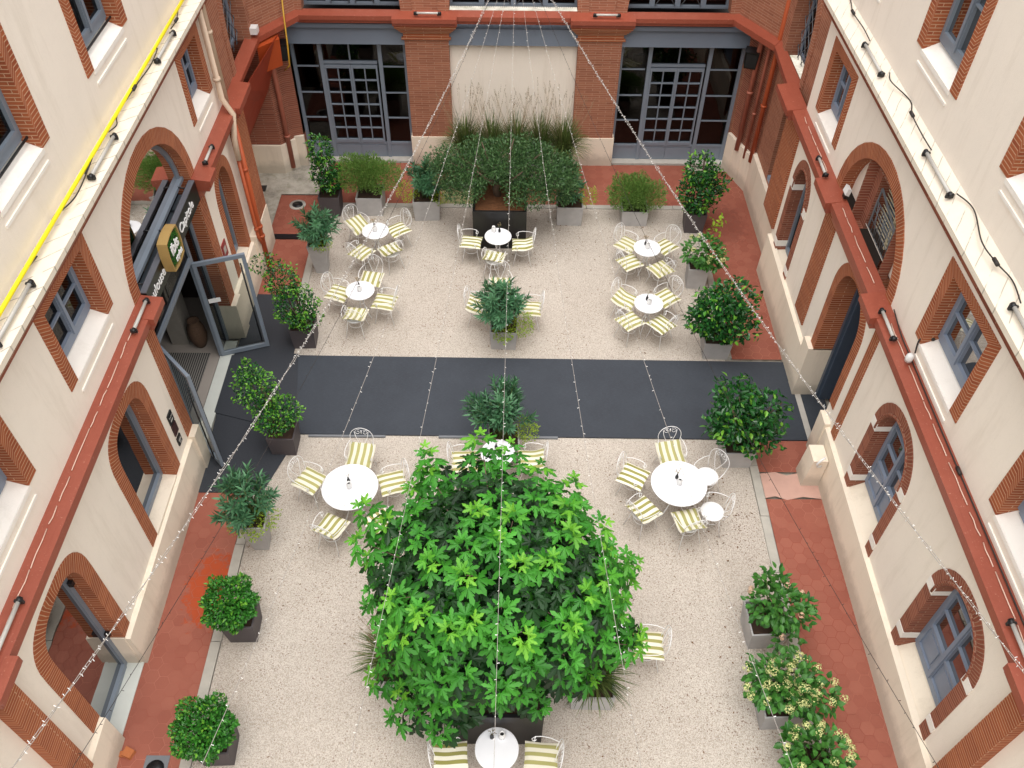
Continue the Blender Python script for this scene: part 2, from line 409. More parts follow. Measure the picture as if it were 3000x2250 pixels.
# kerbs: individual stones along both edges of the gravel
def kerb(name, x0, x1, y0, y1, step=1.05, along='y'):
    b = MB(); p = y0 if along == 'y' else x0; end = y1 if along == 'y' else x1
    while p < end-.1:
        q = min(p+step*U(.8, 1.2), end)
        if along == 'y': b.box(x0+U(0, .012), x1-U(0, .012), p+.006, q-.006, -.05, .022+U(-.003, .004))
        else: b.box(p+.006, q-.006, y0, y1, -.05, .02+U(-.003, .004))
        p = q
    struct(name, b, 'kerb_stone')
kerb('kerb', -4.615, -4.45, 2, 9.0); kerb('kerb', 4.45, 4.615, 2, 10.3); kerb('kerb', -4.615, -4.45, 12.5, 17.55); kerb('kerb', 4.45, 4.6, 12.5, 17.55)
kerb('kerb', -4.45, 4.45, 17.55, 17.695, along='x')
# ------------------------------------------------------------------ mats
def matobj(name, label, pts, z, mat, cat='mat', group=None):
    b = MB(); b.hexa([(x, y, .002) for x, y in pts], [(x, y, z) for x, y in pts]); return tag(b.build(name, mat), label, cat, group)
matobj('outdoor_mat', 'long dark slate mat crossing the gravel between the two doorways', [(-4.35, 10.4), (5.85, 10.34), (6.2, 10.36), (6.25, 11.7), (5.85, 12.38), (-4.35, 12.46)], .03, 'mat')
matobj('door_mat', 'dark rubber mat directly in front of the glass entrance doors', [(-5.65, 10.9), (-4.0, 10.42), (-4.3, 12.5), (-5.65, 12.44)], .038, 'rubber')
matobj('door_mat', 'dark rubber mat stretching toward the viewer from the entrance', [(-5.53, 9.04), (-4.37, 9.04), (-3.93, 10.42), (-5.6, 10.9)], .024, 'rubber')
matobj('door_mat', 'dark rubber mat stretching away behind the open glass leaf', [(-5.6, 12.46), (-4.4, 12.5), (-4.45, 14.3), (-5.5, 14.32)], .024, 'rubber')
b = MB(); b.box(-5.6, -4.5, 16.25, 16.42, .0, .04); tag(b.build('drain_channel', 'black'), 'dark drain channel across the terracotta walk near the red downpipe', 'drain')
for i, (x0, x1, lab) in enumerate(((-3.75, -2.3, 'left'), (-1.3, .95, 'middle'))):
    b = MB(); b.box(x0, x1, 10.33, 10.375, .0, .036); tag(b.build('edge_strip', 'iron_grey'), 'pale metal strip holding the near mat edge, %s one' % lab, 'strip', 'metal strips on the mat edge')
# ------------------------------------------------------------------ outlines
def arch(y0, y1, zb, zs, zt, n=2.0, k=18):
    c_ = (y0+y1)/2; a = (y1-y0)/2; p = [(y0, zb), (y0, (zb+zs)/2)]
    for i in range(k+1):
        t = PI-PI*i/k; ct, st = math.cos(t), math.sin(t)
        p.append((c_+a*math.copysign(abs(ct)**(2/n), ct), zs+(zt-zs)*abs(st)**(2/n)))
    p += [(y1, (zb+zs)/2), (y1, zb)]; return p
def rect(y0, y1, z0, z1): return [(y0, z0), (y0, z1), (y1, z1), (y1, z0)]
class Wall:
    """maps (s, z, d): s along the wall, d out into the yard"""
    def __init__(s, f): s.f = f
    def __call__(s, a, z, d=0): return s.f(a, z, d)
WL = Wall(lambda a, z, d=0: (XL+d, a, z)); WR = Wall(lambda a, z, d=0: (XR-d, a, z))
def WB(y): return Wall(lambda a, z, d=0: (a, y-d, z))
def panel(W, outer, holes, mat, name, root, d=0, thick=0):
    loops = [[Vector((p[0], p[1], 0)) for p in outer]]+[[Vector((p[0], p[1], 0)) for p in h] for h in holes]
    tri = tessellate_polygon(loops); flat = [p for l in loops for p in l]
    b = MB(); b.mesh([W(p.x, p.y, d) for p in flat], [tuple(t) for t in tri], uvs=[(p.x, p.y) for p in flat])
    return b.build(name, mat, root)
def surround(W, out, inn, name, mat, root, proud=.015, reveal=.3, mi_rev=None, closed=False):
    b = MB(); s = 0; n = len(out); rng = range(n if closed else n-1)
    for i in rng:
        j = (i+1) % n
        a0, a1, c0, c1 = out[i], out[j], inn[i], inn[j]
        ds = (Vector(a1)-Vector(a0)).length*.5+(Vector(c1)-Vector(c0)).length*.5
        tw = (Vector(a0)-Vector(c0)).length; s1 = s+ds
        b.face([W(*a0, proud), W(*a1, proud), W(*c1, proud), W(*c0, proud)], [(0, s), (0, s1), (tw, s1), (tw, s)])
        b.face([W(*a0, -.01), W(*a1, -.01), W(*a1, proud), W(*a0, proud)], [(0, s), (0, s1), (.03, s1), (.03, s)])
        b.face([W(*c0, proud), W(*c1, proud), W(*c1, -reveal), W(*c0, -reveal)], [(tw, s), (tw, s1), (tw+reveal, s1), (tw+reveal, s)])
        s = s1
    if not closed:
        for i in (0, n-1): b.face([W(*out[i], proud), W(*inn[i], proud), W(*inn[i], -.01), W(*out[i], -.01)])
    return b.build(name, mat, root)
def wbox(b, W, a0, a1, z0, z1, d0, d1, mi=0):
    P_ = [W(a, z, d) for z in (z0, z1) for a, d in ((a0, d0), (a1, d0), (a1, d1), (a0, d1))]; b.hexa(P_[:4], P_[4:], mi)
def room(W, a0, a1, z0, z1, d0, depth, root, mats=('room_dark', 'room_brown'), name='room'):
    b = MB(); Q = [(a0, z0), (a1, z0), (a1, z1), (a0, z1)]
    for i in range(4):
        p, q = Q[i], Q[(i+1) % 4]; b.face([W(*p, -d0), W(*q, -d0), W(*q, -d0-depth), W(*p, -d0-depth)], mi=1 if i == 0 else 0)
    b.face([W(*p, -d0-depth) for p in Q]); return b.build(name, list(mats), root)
def casement(W, a0, a1, z0, z1, dep, root, leaves=2, bars=1, low=0, fm='frame_slate', curtain=True, fw_=.07, glass='glass_dark', top=None, opened=0):
    """frame with leaves; returns window object (frame) with pane child"""
    b = MB(); f = fw_
    wbox(b, W, a0, a0+f, z0, z1, -dep-.05, -dep+.03); wbox(b, W, a1-f, a1, z0, z1, -dep-.05, -dep+.03)
    wbox(b, W, a0+f, a1-f, z1-f, z1, -dep-.05, -dep+.03); wbox(b, W, a0+f, a1-f, z0, z0+f*1.4, -dep-.05, -dep+.045)
    lw = (a1-a0-2*f)/leaves; zz0 = z0+f*1.4
    for i in range(leaves):
        l0 = a0+f+i*lw+.003; l1 = l0+lw-.006; g = .042
        wbox(b, W, l0, l0+g, zz0+.003, z1-f-.003, -dep-.03, -dep+.05); wbox(b, W, l1-g, l1, zz0+.003, z1-f-.003, -dep-.03, -dep+.05)
        wbox(b, W, l0+g, l1-g, z1-f-.003-g, z1-f-.003, -dep-.03, -dep+.05); wbox(b, W, l0+g, l1-g, zz0+.003, zz0+g+.01, -dep-.03, -dep+.05)
        gz0 = zz0+g
        if low:
            wbox(b, W, l0+g, l1-g, zz0+g+.011, zz0+low, -dep-.02, -dep+.02); wbox(b, W, l0+g, l1-g, zz0+low+.001, zz0+low+.06, -dep-.03, -dep+.05); gz0 = zz0+low+.06
            wbox(b, W, l0+g+.07, l1-g-.07, zz0+g+.08, zz0+low-.06, -dep+.02, -dep+.035)
        for k in range(bars):
            zc = gz0+(z1-f-g-gz0)*(k+1)/(bars+1); wbox(b, W, l0+g, l1-g, zc-.013, zc+.013, -dep-.025, -dep+.04)
    if leaves == 2:
        cm = (a0+a1)/2; wbox(b, W, cm-.03, cm+.03, zz0, z1-f, -dep+.051, -dep+.075)
    o = b.build('window', fm, root, fix=True)
    g_ = MB(); g_.face([W(a0+f, z0+f, -dep), W(a1-f, z0+f, -dep), W(a1-f, z1-f, -dep), W(a0+f, z1-f, -dep)]); g_.build('pane', glass, o)
    if curtain:
        c_ = MB(); n = 24; am = a0+(a1-a0)*U(.35, .6)
        for i in range(n):
            t0, t1 = i/n, (i+1)/n; s0 = a0+f+(am-a0)*t0; s1 = a0+f+(am-a0)*t1
            c_.face([W(s0, z0+.05, -dep-.16-.012*(i % 2)), W(s1, z0+.05, -dep-.16-.012*((i+1) % 2)), W(s1, z1, -dep-.16-.012*((i+1) % 2)), W(s0, z1, -dep-.16-.012*(i % 2))], sm=True)
        c_.build('curtain', 'curtain', o)
    return o
def mezz(W, a0, a1, root, z0=4.5, z1=5.76, shut=False, bwid=.22, top=True):
    out = rect(a0, a1, z0-.03, z1); inn = rect(a0+bwid, a1-bwid, z0-.03, z1-(.16 if top else .0))
    win = casement(W, a0+bwid, a1-bwid, z0+.12, z1-.16, .21, root, leaves=2, bars=1, curtain=True)
    surround(W, out, inn, 'brick_surround', 'brick_trim', win, .015, .5)
    s = MB(); a, c_ = a0+bwid+.003, a1-bwid-.003
    s.hexa([W(a, z0-.12, -.3), W(c_, z0-.12, -.3), W(c_, z0-.12, .0), W(a, z0-.12, .0)], [W(a, z0+.115, -.3), W(c_, z0+.115, -.3), W(c_, z0-.03, .001), W(a, z0-.03, .001)])
    wbox(s, W, a-.01, c_+.01, z0-.09, z0-.03, -.05, .02); wbox(s, W, a-.02, c_+.02, z0-.26, z0-.22, -.01, .018)
    s.build('sill', 'sill_white', win)
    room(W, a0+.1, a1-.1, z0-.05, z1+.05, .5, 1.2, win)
    if shut:
        sh = MB(); am = (a0+a1)/2
        for k in range(12):
            zc = z0+.2+k*.085; sh.bar(W(a0+bwid+.03, zc, -.20), W(am, zc, -.20), .06, .012, up=W(0, 1, 0) if 0 else (.6, 0, .8))
        sh.build('shutter', 'shutter', win)
    return win, inn
# ------------------------------------------------------------------ side buildings
def ledge_seg(b, W, y0, y1, zt=3.92, d=.28, cap=0):
    # red painted moulding: sloping top, thin lip, stepped underside
    b.hexa([W(y0, zt-.14, -.02), W(y1, zt-.14, -.02), W(y1, zt-.14, d), W(y0, zt-.14, d)], [W(y0, zt+.03, -.02), W(y1, zt+.03, -.02), W(y1, zt-.02, d), W(y0, zt-.02, d)])
    wbox(b, W, y0+.005, y1-.005, zt-.23, zt-.141, -.02, d-.05)
def building(side):
    left = side < 0; W = WL if left else WR
    lab = ('cream rendered courtyard block with arched glass entrance and black sign fascia' if left else 'cream rendered courtyard block with arched passage doorway and blind arch window')
    root = thing('courtyard_building', lab, 'building', (XL if left else XR, 8, 0), world=True)
    holes = []; low = []
    YE = 15.75 if left else 15.3
    off = 0 if left else .0
    mez = [(7.45, 9.13), (4.5, 6.2), (13.75, 15.12), (1.5, 3.2)] if left else [(7.15, 8.8), (4.3, 5.98), (13.4, 14.85), (1.5, 3.1)]
    zk = 0 if left else -.12
    for a0, a1 in mez:
        w_, inn = mezz(W, a0, a1, root, 4.5+zk, 5.76+zk*.3, shut=(not left and a0 > 13)); holes.append(inn)
    ups = [(7.6, 9.33), (10.75, 12.46), (4.4, 6.15), (13.9, 15.5)] if left else [(7.05, 8.75), (10.25, 11.85), (3.9, 5.6), (13.3, 15.0)]
    for a0, a1 in ups:
        z0 = 7.03 if left else 7.13; z1 = 8.95
        win = casement(W, a0+.23, a1-.23, z0+.12, z1-.23, .20, root, bars=1, curtain=False, fm='frame_blue')
        inn = rect(a0+.23, a1-.23, z0-.03, z1-.23); holes.append(inn)
        surround(W, rect(a0, a1, z0-.03, z1), inn, 'brick_surround', 'brick_trim', win, .015, .5)
        s = MB(); a, c_ = a0+.233, a1-.233
        s.hexa([W(a, z0-.12, -.3), W(c_, z0-.12, -.3), W(c_, z0-.12, .0), W(a, z0-.12, .0)], [W(a, z0+.115, -.3), W(c_, z0+.115, -.3), W(c_, z0-.03, .001), W(a, z0-.03, .001)])
        wbox(s, W, a-.01, c_+.01, z0-.09, z0-.03, -.05, .02); wbox(s, W, a-.02, c_+.02, z0-.24, z0-.2, -.01, .018); s.build('sill', 'sill_white', win)
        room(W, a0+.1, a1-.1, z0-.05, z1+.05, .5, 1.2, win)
        sf = MB(); wbox(sf, W, a0+.235, a1-.235, z0+.11, z0+.135, -.12, -.10); 
        sf.build('guard_rail', 'black', win) if left else None
    # big arch above the ledge
    if left:
        oc = arch(9.66, 13.18, 3.93, 3.93, 5.57); ic = arch(9.92, 12.92, 3.93, 3.93, 5.31); holes.append(ic)
    else:
        oc = arch(9.68, 12.93, 4.0, 4.0, 5.52); ic = arch(9.93, 12.68, 4.0, 4.0, 5.27); holes.append(ic)
    if left:
        fan = MB()
        fo = arch(9.93, 12.91, 3.93, 3.93, 5.30); fi = arch(10.0, 12.84, 3.93, 3.93, 5.23)
        for i in range(len(fo)-1): fan.hexa([W(*fo[i], -.22), W(*fo[i+1], -.22), W(*fi[i+1], -.22), W(*fi[i], -.22)], [W(*fo[i], -.15), W(*fo[i+1], -.15), W(*fi[i+1], -.15), W(*fi[i], -.15)])
        wbox(fan, W, 9.93, 12.91, 3.95, 4.01, -.21, -.10)
        f_ = fan.build('fanlight', 'frame_blue', root)
        surround(W, oc, ic, 'brick_surround', 'brick_trim', f_, .015, .55)
        p = MB(); p.face([W(*q, -.18) for q in fi]); p.build('pane', 'glass_teal', f_)
        room(W, 9.7, 13.1, 3.9, 5.6, .55, 1.5, f_)
    else:
        bl = MB(); o_ = panel(W, [(a, z) for a, z in ic], [rect(10.47, 11.96, 4.02, 4.95)], 'render_cream', 'blind_arch', root, -.2)
        surround(W, oc, ic, 'brick_surround', 'brick_trim', o_, .015, .21)
        inn = rect(10.65, 11.62, 3.9, 5.0)
        wn = casement(W, 10.66, 11.78, 3.9, 5.1, .5, root, bars=2, curtain=False)
        panel(W, rect(10.44, 11.99, 3.9, 5.19), [rect(10.68, 11.76, 3.9, 5.05)], 'brick_trim', 'brick_frame', wn, -.19)
        surround(W, rect(10.44, 11.99, 3.9, 5.19), rect(10.68, 11.76, 3.9, 5.05), 'brick_surround', 'brick_dark', wn, -.189, .55)
        room(W, 10.5, 11.95, 3.8, 5.2, .55, 1, wn)
        sh = MB()
        for k in range(15): sh.bar(W(10.70, 3.97+k*.07, -.38), W(11.74, 3.97+k*.07, -.38), .062, .012, up=(.75, 0, .65))
        sh.bar(W(11.2, 3.92, -.38), W(11.2, 5.03, -.38), .05, .05)
        sh.build('shutter', 'shutter', wn)
        gr = MB()
        for k in range(7): gr.tube([W(10.7+k*.175, 3.95, -.24), W(10.7+k*.175, 4.5, -.24)], .008, 4)
        for k in range(4): gr.tube([W(10.69, 3.98+k*.17, -.24), W(11.75, 3.98+k*.17, -.24)], .008, 4)
        for k in range(3): gr.tube([W(10.75+k*.33, 3.98, -.235), W(11.0+k*.33, 4.5, -.235)], .007, 4)
        gr.bar(W(11.72, 4.72, -.24), W(10.72, 4.5, -.24), .03, .02); gr.bar(W(11.72, 4.72, -.24), W(11.72, 3.95, -.24), .03, .02)
        gr.build('grille', 'iron_grey', wn)
    # wall zone above ledge
    panel(W, [(-1.5, 3.93), (YE, 3.93), (YE, 9.7), (-1.5, 9.7)], holes, 'render_cream', 'upper_wall', root)
    # lower zone
    low = []
    zl = 3.93
    def gwin(y0, y1, zb, zs, zt, kind, bw=.24, n=3.0, floor=0, mat='brick_trim'):
        oc = arch(y0, y1, zb, zs, zt, n); ic = arch(y0+bw, y1-bw, zb, zs-.05, zt-.2, n); low.append(([(y0+bw, floor)]+ic[0:0]+ic+[(y1-bw, floor)]) if floor < zb else ic)
        y0 += bw; y1 -= bw; z1 = zt-.2
        if kind == 'glass':
            b = MB(); dep = .25; zb2 = floor+.02 if floor < zb-.01 else zb+.05
            a = arch(y0+.002, y1-.002, zb2, zs-.05, z1, n); c_ = arch(y0+.075, y1-.075, zb2+.0, zs-.07, z1-.07, n)
            for i in range(len(a)-1): b.hexa([W(*a[i], -dep-.05), W(*a[i+1], -dep-.05), W(*c_[i+1], -dep-.05), W(*c_[i], -dep-.05)], [W(*a[i], -dep+.05), W(*a[i+1], -dep+.05), W(*c_[i+1], -dep+.05), W(*c_[i], -dep+.05)])
            wbox(b, W, y0+.075, y1-.075, zb2, zb2+.1, -dep-.05, -dep+.06)
            wd = b.build('window' if floor >= zb-.01 else 'glass_door', 'frame_blue', root, fix=True)
            g = MB(); g.face([W(*q, -dep) for q in c_]); g.build('pane', 'glass_dark', wd)
            if floor < zb-.01:
                h = MB(); 
                for zz in (1.0, 2.45, 2.7): wbox(h, W, y1-.075, y1-.02, zz, zz+.09, -dep+.06, -dep+.12)
                h.build('hinge', 'black', wd)
        else:
            wd = casement(W, y0, y1, zb+.25, z1-.0, .25, root, leaves=2, bars=2, low=.52, curtain=False, fw_=.06)
        surround(W, oc, ic, 'brick_surround', mat, wd, .015, .5)
        room(W, y0-.3, y1+.3, floor, z1+.3, .5, 1.6, wd, ('room_dark', 'room_brown'))
        if floor >= zb-.01:
            s = MB(); a, c_ = y0+.003, y1-.003; zf = zb+.24 if kind != 'glass' else zb+.04
            s.hexa([W(a, zb-.1, -.34), W(c_, zb-.1, -.34), W(c_, zb-.1, .02), W(a, zb-.1, .02)], [W(a, zf, -.34), W(c_, zf, -.34), W(c_, zb+.02, .02), W(a, zb+.02, .02)]); s.build('sill', 'plinth_cream', wd)
        return wd
    if left:
        w1 = gwin(4.47, 6.10, .85, 2.45, 3.22, 'glass', floor=0)
        t = MB(); wbox(t, W, 4.71, 5.86, 0, .03, -.35, .05); t.build('threshold', 'threshold', w1)
        gwin(7.38, 9.02, .88, 2.5, 3.32, 'glass', floor=.88)
        gwin(13.78, 14.98, .95, 2.5, 3.38, 'glass', bw=.22, n=2.4, floor=.95)
        gwin(1.0, 2.7, .85, 2.45, 3.25, 'glass', floor=.85)
        low.append([(9.87, 0), (9.87, 3.93), (12.95, 3.93), (12.95, 0)])
    else:
        wa = gwin(4.45, 6.02, .80, 2.40, 3.27, 'case', bw=.2, n=2.2, floor=.8, mat='brick_dark')
        wb_ = gwin(7.28, 8.82, .88, 2.45, 3.32, 'case', bw=.2, n=2.2, floor=.88, mat='brick_dark')
        wc = gwin(13.78, 14.98, 1.0, 2.6, 3.4, 'glass', bw=.2, n=2.2, floor=1.0, mat='brick_dark')
        for wd, y0, y1, zs in ((wa, 4.45, 6.02, 2.4), (wb_, 7.28, 8.82, 2.45), (wc, 13.78, 14.98, 2.6)):
            for (z0, z1) in ((zs-.05, zs+.12), (1.12, 1.27)):
                s = MB(); wbox(s, W, y1-.206, y1+.003, z0, z1, -.3, .022); s.build('stone_block', 'sill_white', wd)
                s = MB(); wbox(s, W, y0-.003, y0+.206, z0, z1, -.3, .022); s.build('stone_block', 'sill_white', wd)
            ri = MB(); oo = arch(y0+.17, y1-.17, zs, zs, (3.27 if y0 < 6 else 3.32 if y0 < 9 else 3.4)-.17, 2.2)
            ri.tube([W(*q, .02) for q in oo], .022, 6); ri.build('moulding', 'brick_dark', wd)
        # passage doorway
        oc = arch(10.02, 11.72, 1.28, 2.75, 3.62, 2.2); ic = arch(10.24, 11.5, 1.28, 2.7, 3.42, 2.2)
        low.append([(10.24, 0)]+ic+[(11.5, 0)])
        d = MB()
        for i, (q0, q1) in enumerate(zip(ic[:-1], ic[1:])): pass
        fo = [(10.241, .0)]+ic[1:-1]+[(11.499, .0)]
        fi = [(max(10.32, min(11.42, y)), min(z, 3.34)) for y, z in fo]
        for i in range(len(fo)-1): d.hexa([W(*fo[i], -.42), W(*fo[i+1], -.42), W(*fi[i+1], -.42), W(*fi[i], -.42)], [W(*fo[i], -.34), W(*fo[i+1], -.34), W(*fi[i+1], -.34), W(*fi[i], -.34)])
        dd = d.build('doorway', 'frame_dark', root, fix=True)
        surround(W, oc, ic, 'brick_surround', 'brick_trim', dd, .015, .6)
        lf = MB(); lf.bar(W(11.4, .04, -.42), W(11.4, 3.1, -.42), .05, .05)
        lf.hexa([W(11.43, .03, -.40), W(11.38, .03, -.40), W(11.38, .03, -1.0), W(11.43, .03, -1.0)], [W(11.43, 3.1, -.40), W(11.38, 3.1, -.40), W(11.38, 3.1, -1.0), W(11.43, 3.1, -1.0)]); lf.build('door_leaf', 'frame_dark', dd)
        room(W, 10.1, 11.6, 0, 3.6, .6, 2.4, dd, ('brick_dark', 'rubber'), 'passage')
        for a0, a1, zp in ((9.9, 10.24, 1.02), (11.5, 11.85, 1.3)):
            pl = MB(); wbox(pl, W, a0, a1, 0, zp, -.45, .105); pl.build('door_plinth', 'plinth_cream', dd)
        t = MB(); wbox(t, W, 10.24, 11.5, 0, .035, -.06, .05); t.build('threshold', 'stone_grey', dd)
    panel(W, [(-1.5, 0), (-1.5, 3.93), (YE, 3.93), (YE, 0)], low, 'render_cream', 'lower_wall', root)
    # plinth
    segs = [(-1.5, 4.71), (5.86, 9.58), (13.3, 15.6)] if left else [(-1.5, 9.9), (11.85, 15.3)]
    for a, c_ in segs:
        zt = lambda y: (.80+.04*(y-4)/3) if left else (.84+.045*(y-4)/2.2)
        z0_, z1_ = min(zt(a), 1.25), min(zt(c_), 1.25)
        pl = MB(); pl.hexa([W(a, 0, -.02), W(c_, 0, -.02), W(c_, 0, .10), W(a, 0, .10)], [W(a, z0_, -.02), W(c_, z1_, -.02), W(c_, z1_-.03, .075), W(a, z0_-.03, .075)]); pl.build('plinth', 'plinth_cream', root)
    if left:
        for a, c_, z_, d0, d1 in ((9.58, 9.87, .92, -.4, .13), (12.95, 13.32, .92, -.4, .13), (15.0, 16.2, 1.05, -.3, .14), (4.705, 4.722, .84, -.33, 0), (5.848, 5.865, .84, -.33, 0)):
            pl = MB(); wbox(pl, W, a, c_, 0, z_, d0, d1); pl.build('plinth', 'plinth_cream', root)
    # pilaster strips
    strips = [(3.76, 4.07, .84, .14), (9.58, 9.87, .92, .02), (12.95, 13.3, .92, .02), (15.4, 16.2, 1.05, .12)] if left else [(3.68, 4.0, .84, .14), (9.57, 9.78, .97, .018), (12.3, 12.88, 1.15, .03), (15.2, 16.1, 1.25, .06)]
    for a, c_, z0, d in strips:
        ps = MB(); wbox(ps, W, a, c_, z0, 3.70, -.3 if a > 9.5 and left else -.02, d); ps.build('pilaster', 'brick_trim', root, fix=True)
    # ledge
    lg = MB()
    for a, c_, d in (((-1.5, 3.65, .26), (3.65, 4.15, .36), (4.15, 9.4, .26), (9.4, 9.9, .34), (12.92, 13.35, .34), (13.35, 15.35, .26), (15.35, 16.35, .34)) if left else ((-1.5, 3.58, .26), (3.58, 4.1, .36), (4.1, 9.45, .27), (9.45, 10.0, .36), (10.0, 12.3, .24), (12.3, 13.05, .34), (13.05, 15.3, .26), (15.3, 16.3, .36))):
        ledge_seg(lg, W, a, c_, 3.92 if left else 4.03, d)
        if left and c_ == 9.9: lg.build('ledge', 'red_paint', root, fix=True); lg = MB()
    lg.build('ledge', 'red_paint', root, fix=True)
    mo = MB(); zt = 3.69 if left else 3.80
    for a, c_ in (((-1.5, 9.87), (12.95, 15.4)) if left else ((-1.5, 12.3), (12.9, 15.2))):
        mo = MB(); wbox(mo, W, a, c_, zt-.12, zt-.001, -.01, .15); wbox(mo, W, a, c_, zt-.2, zt-.121, -.01, .08)
        mo.build('moulding', 'pipe_brown', root, fix=True)
    rp = MB()
    zt = 3.93 if left else 4.04
    for a, c_ in (((4.3, 9.3),) if left else ((4.2, 9.3), (10.2, 12.2), (13.2, 15.0))):
        p = a
        while p < c_: 
            q = min(p+U(.25, .7), c_); rp.tube([W(p+t*(q-p)/3, zt+.012, .11+U(-.008, .008)) for t in range(4)], .007, 5); p = q+U(.01, .12)
    rp.build('rope_light', 'rope_light', root)
    # cornice
    zc = 6.2 if left else 6.28
    co = MB(); y0, y1 = -1.5, YE+.25
    co.hexa([W(y0, zc-.1, -.02), W(y1, zc-.1, -.02), W(y1, zc-.1, .27), W(y0, zc-.1, .27)], [W(y0, zc+(.09 if left else .17), -.02), W(y1, zc+(.09 if left else .17), -.02), W(y1, zc-.02, .27), W(y0, zc-.02, .27)])
    co.build('cornice', 'cornice_white', root, fix=True)
    cb = MB(); wbox(cb, W, y0, y1, zc-.22, zc-.101, -.01, .2); wbox(cb, W, y0, y1, zc-.33, zc-.221, -.01, .13); wbox(cb, W, y0, y1, zc-.42, zc-.331, -.01, .05)
    cb.build('brick_course', 'brick_dark', root, fix=True)
    return root, W
def corm():
    t = NT('cornice_white'); c = t.co(); s = t.n('SeparateXYZ'); t.l(c, s.inputs[0])
    col = S('eadfce'); a = t.mix(t.noise(c, 6, 5, .7), sc3(col, .85), sc3(col, 1.05))
    fq = t.math('FRACT', t.math('MULTIPLY', t.math('ADD', t.math('MULTIPLY', s.outputs[0], -1.7), t.math('ADD', s.outputs[1], t.math('MULTIPLY', t.noise(c, 2, 2), .12))), 3.0))
    f = t.ramp(fq, (0., (0, 0, 0)), (.05, (1, 1, 1)), (.11, (0, 0, 0)))
    mk = t.ramp(t.noise(c, 5, 3, .6), (.40, (0, 0, 0)), (.52, (1, 1, 1)))
    a = t.mix(t.math('MULTIPLY', t.math('MULTIPLY', f, mk), .75), a, S('7d7466'))
    t.base(a); t.rough(.85); M['cornice_white'] = t.m
corm()
LB, _ = building(-1)
RB, _ = building(1)
# ------------------------------------------------------------------ back building
BB = thing('courtyard_building', 'brick rear wing with glazed bays, grey lintels and arched upper windows', 'building', (0, 19.5, 0), world=True)
W0 = WB(19.5)
def seg(p0, p1):
    p0, p1 = Vector(p0), Vector(p1); d = (p1-p0).normalized(); n = Vector((d.y, -d.x))
    if n.y > 0: n = -n
    return Wall(lambda a, z, q=0: (p0.x+d.x*a+n.x*q, p0.y+d.y*a+n.y*q, z)), (p1-p0).length
# upper wall with three arched openings
ops = [(-4.72, -2.5), (-1.40, 1.50), (2.62, 4.95)]
holes = []
for i, (a0, a1) in enumerate(ops):
    oc = arch(a0-.26, a1+.26, 3.96, 4.05, 5.85 if i == 1 else 5.5); ic = arch(a0, a1, 3.96, 4.05, 5.6 if i == 1 else 5.25); holes.append(ic)
    b = MB(); n = 4; wd = (a1-a0)/n
    for k in range(n+1):
        x = a0+k*wd; wbox(b, W0, max(a0, x-.06), min(a1, x+.06), 3.97, 5.6, -.38, -.28)
    for z in (3.97, 4.75): wbox(b, W0, a0, a1, z, z+.06, -.37, -.27)
    wn = b.build('window', 'frame_blue', BB, fix=True)
    surround(W0, oc, ic, 'brick_surround', 'brick_wall', wn, .03, .4)
    g = MB(); g.face([W0(*q, -.33) for q in ic]); g.build('pane', 'glass_dark', wn)
    l = MB()
    for k in (1, 2):
        x0 = a0+k*wd+.06; x1 = x0+wd-.12
        l.tube([W0(x0, 4.03, -.25), W0(x1, 4.75, -.25)], .012, 4); l.tube([W0(x1, 4.03, -.25), W0(x0, 4.75, -.25)], .012, 4)
    for k in range(int((a1-a0)/.05)): l.tube([W0(a0+k*.05, 3.97, -.22), W0(a0+k*.05, 4.03, -.22)], .006, 4)
    l.build('grille', 'iron_grey', wn)
    room(W0, a0-.2, a1+.2, 3.9, 5.9, .5, 1.5, wn)
panel(W0, [(-4.9, 3.9), (5.15, 3.9), (5.15, 9.7), (-4.9, 9.7)], holes, 'brick_wall', 'upper_wall', BB)
# piers, capitals
for (x0, x1) in ((-2.46, -1.44), (1.56, 2.58)):
    b = MB(); wbox(b, W0, x0, x1, .80, 3.42, -.4, .06)
    o = b.build('pier', 'brick_wall', BB)
    b = MB()
    for z0, z1, e in ((3.35, 3.39, .06), (3.39, 3.52, .02), (3.52, 3.57, .07), (3.57, 3.62, .11), (3.62, 3.67, .15), (3.67, 3.74, .19)): wbox(b, W0, x0-e, x1+e, z0, z1-.001, -.1, .06+e)
    b.build('capital', 'brick_trim', o)
    b = MB(); wbox(b, W0, x0-.03, x1+.04, 0, .80, -.4, .09); b.build('plinth', 'plinth_cream', o)
b = MB(); wbox(b, W0, -5.6, -5.2, .8, 3.6, -.4, .05); b.build('pier', 'brick_wall', BB); b = MB(); wbox(b, W0, 5.53, 5.75, .8, 3.6, -.4, .05); b.build('pier', 'brick_wall', BB)
b = MB(); b.face([W0(-1.44, 0, -.12), W0(1.56, 0, -.12), W0(1.56, 3.3, -.12), W0(-1.44, 3.3, -.12)]); b.build('infill_wall', 'render_cream', BB)
for (x0, x1) in ((-5.2, -2.46), (-1.44, 1.56), (2.58, 5.53)):
    b = MB(); b.hexa([W0(x0, 3.2, -.25), W0(x1, 3.2, -.25), W0(x1, 3.2, .06), W0(x0, 3.2, .06)], [W0(x0, 3.56, -.25), W0(x1, 3.56, -.25), W0(x1, 3.56, .0), W0(x0, 3.56, .0)])
    if x0 != -1.44: wbox(b, W0, x0, x1, 3.6, 3.70, -.2, .09); b.hexa([W0(x0, 3.70, -.2), W0(x1, 3.70, -.2), W0(x1, 3.70, .07), W0(x0, 3.70, .07)], [W0(x0, 3.74, -.2), W0(x1, 3.74, -.2), W0(x1, 3.74, .02), W0(x0, 3.74, .02)])
    b.build('lintel', 'lintel_grey', BB, fix=True)
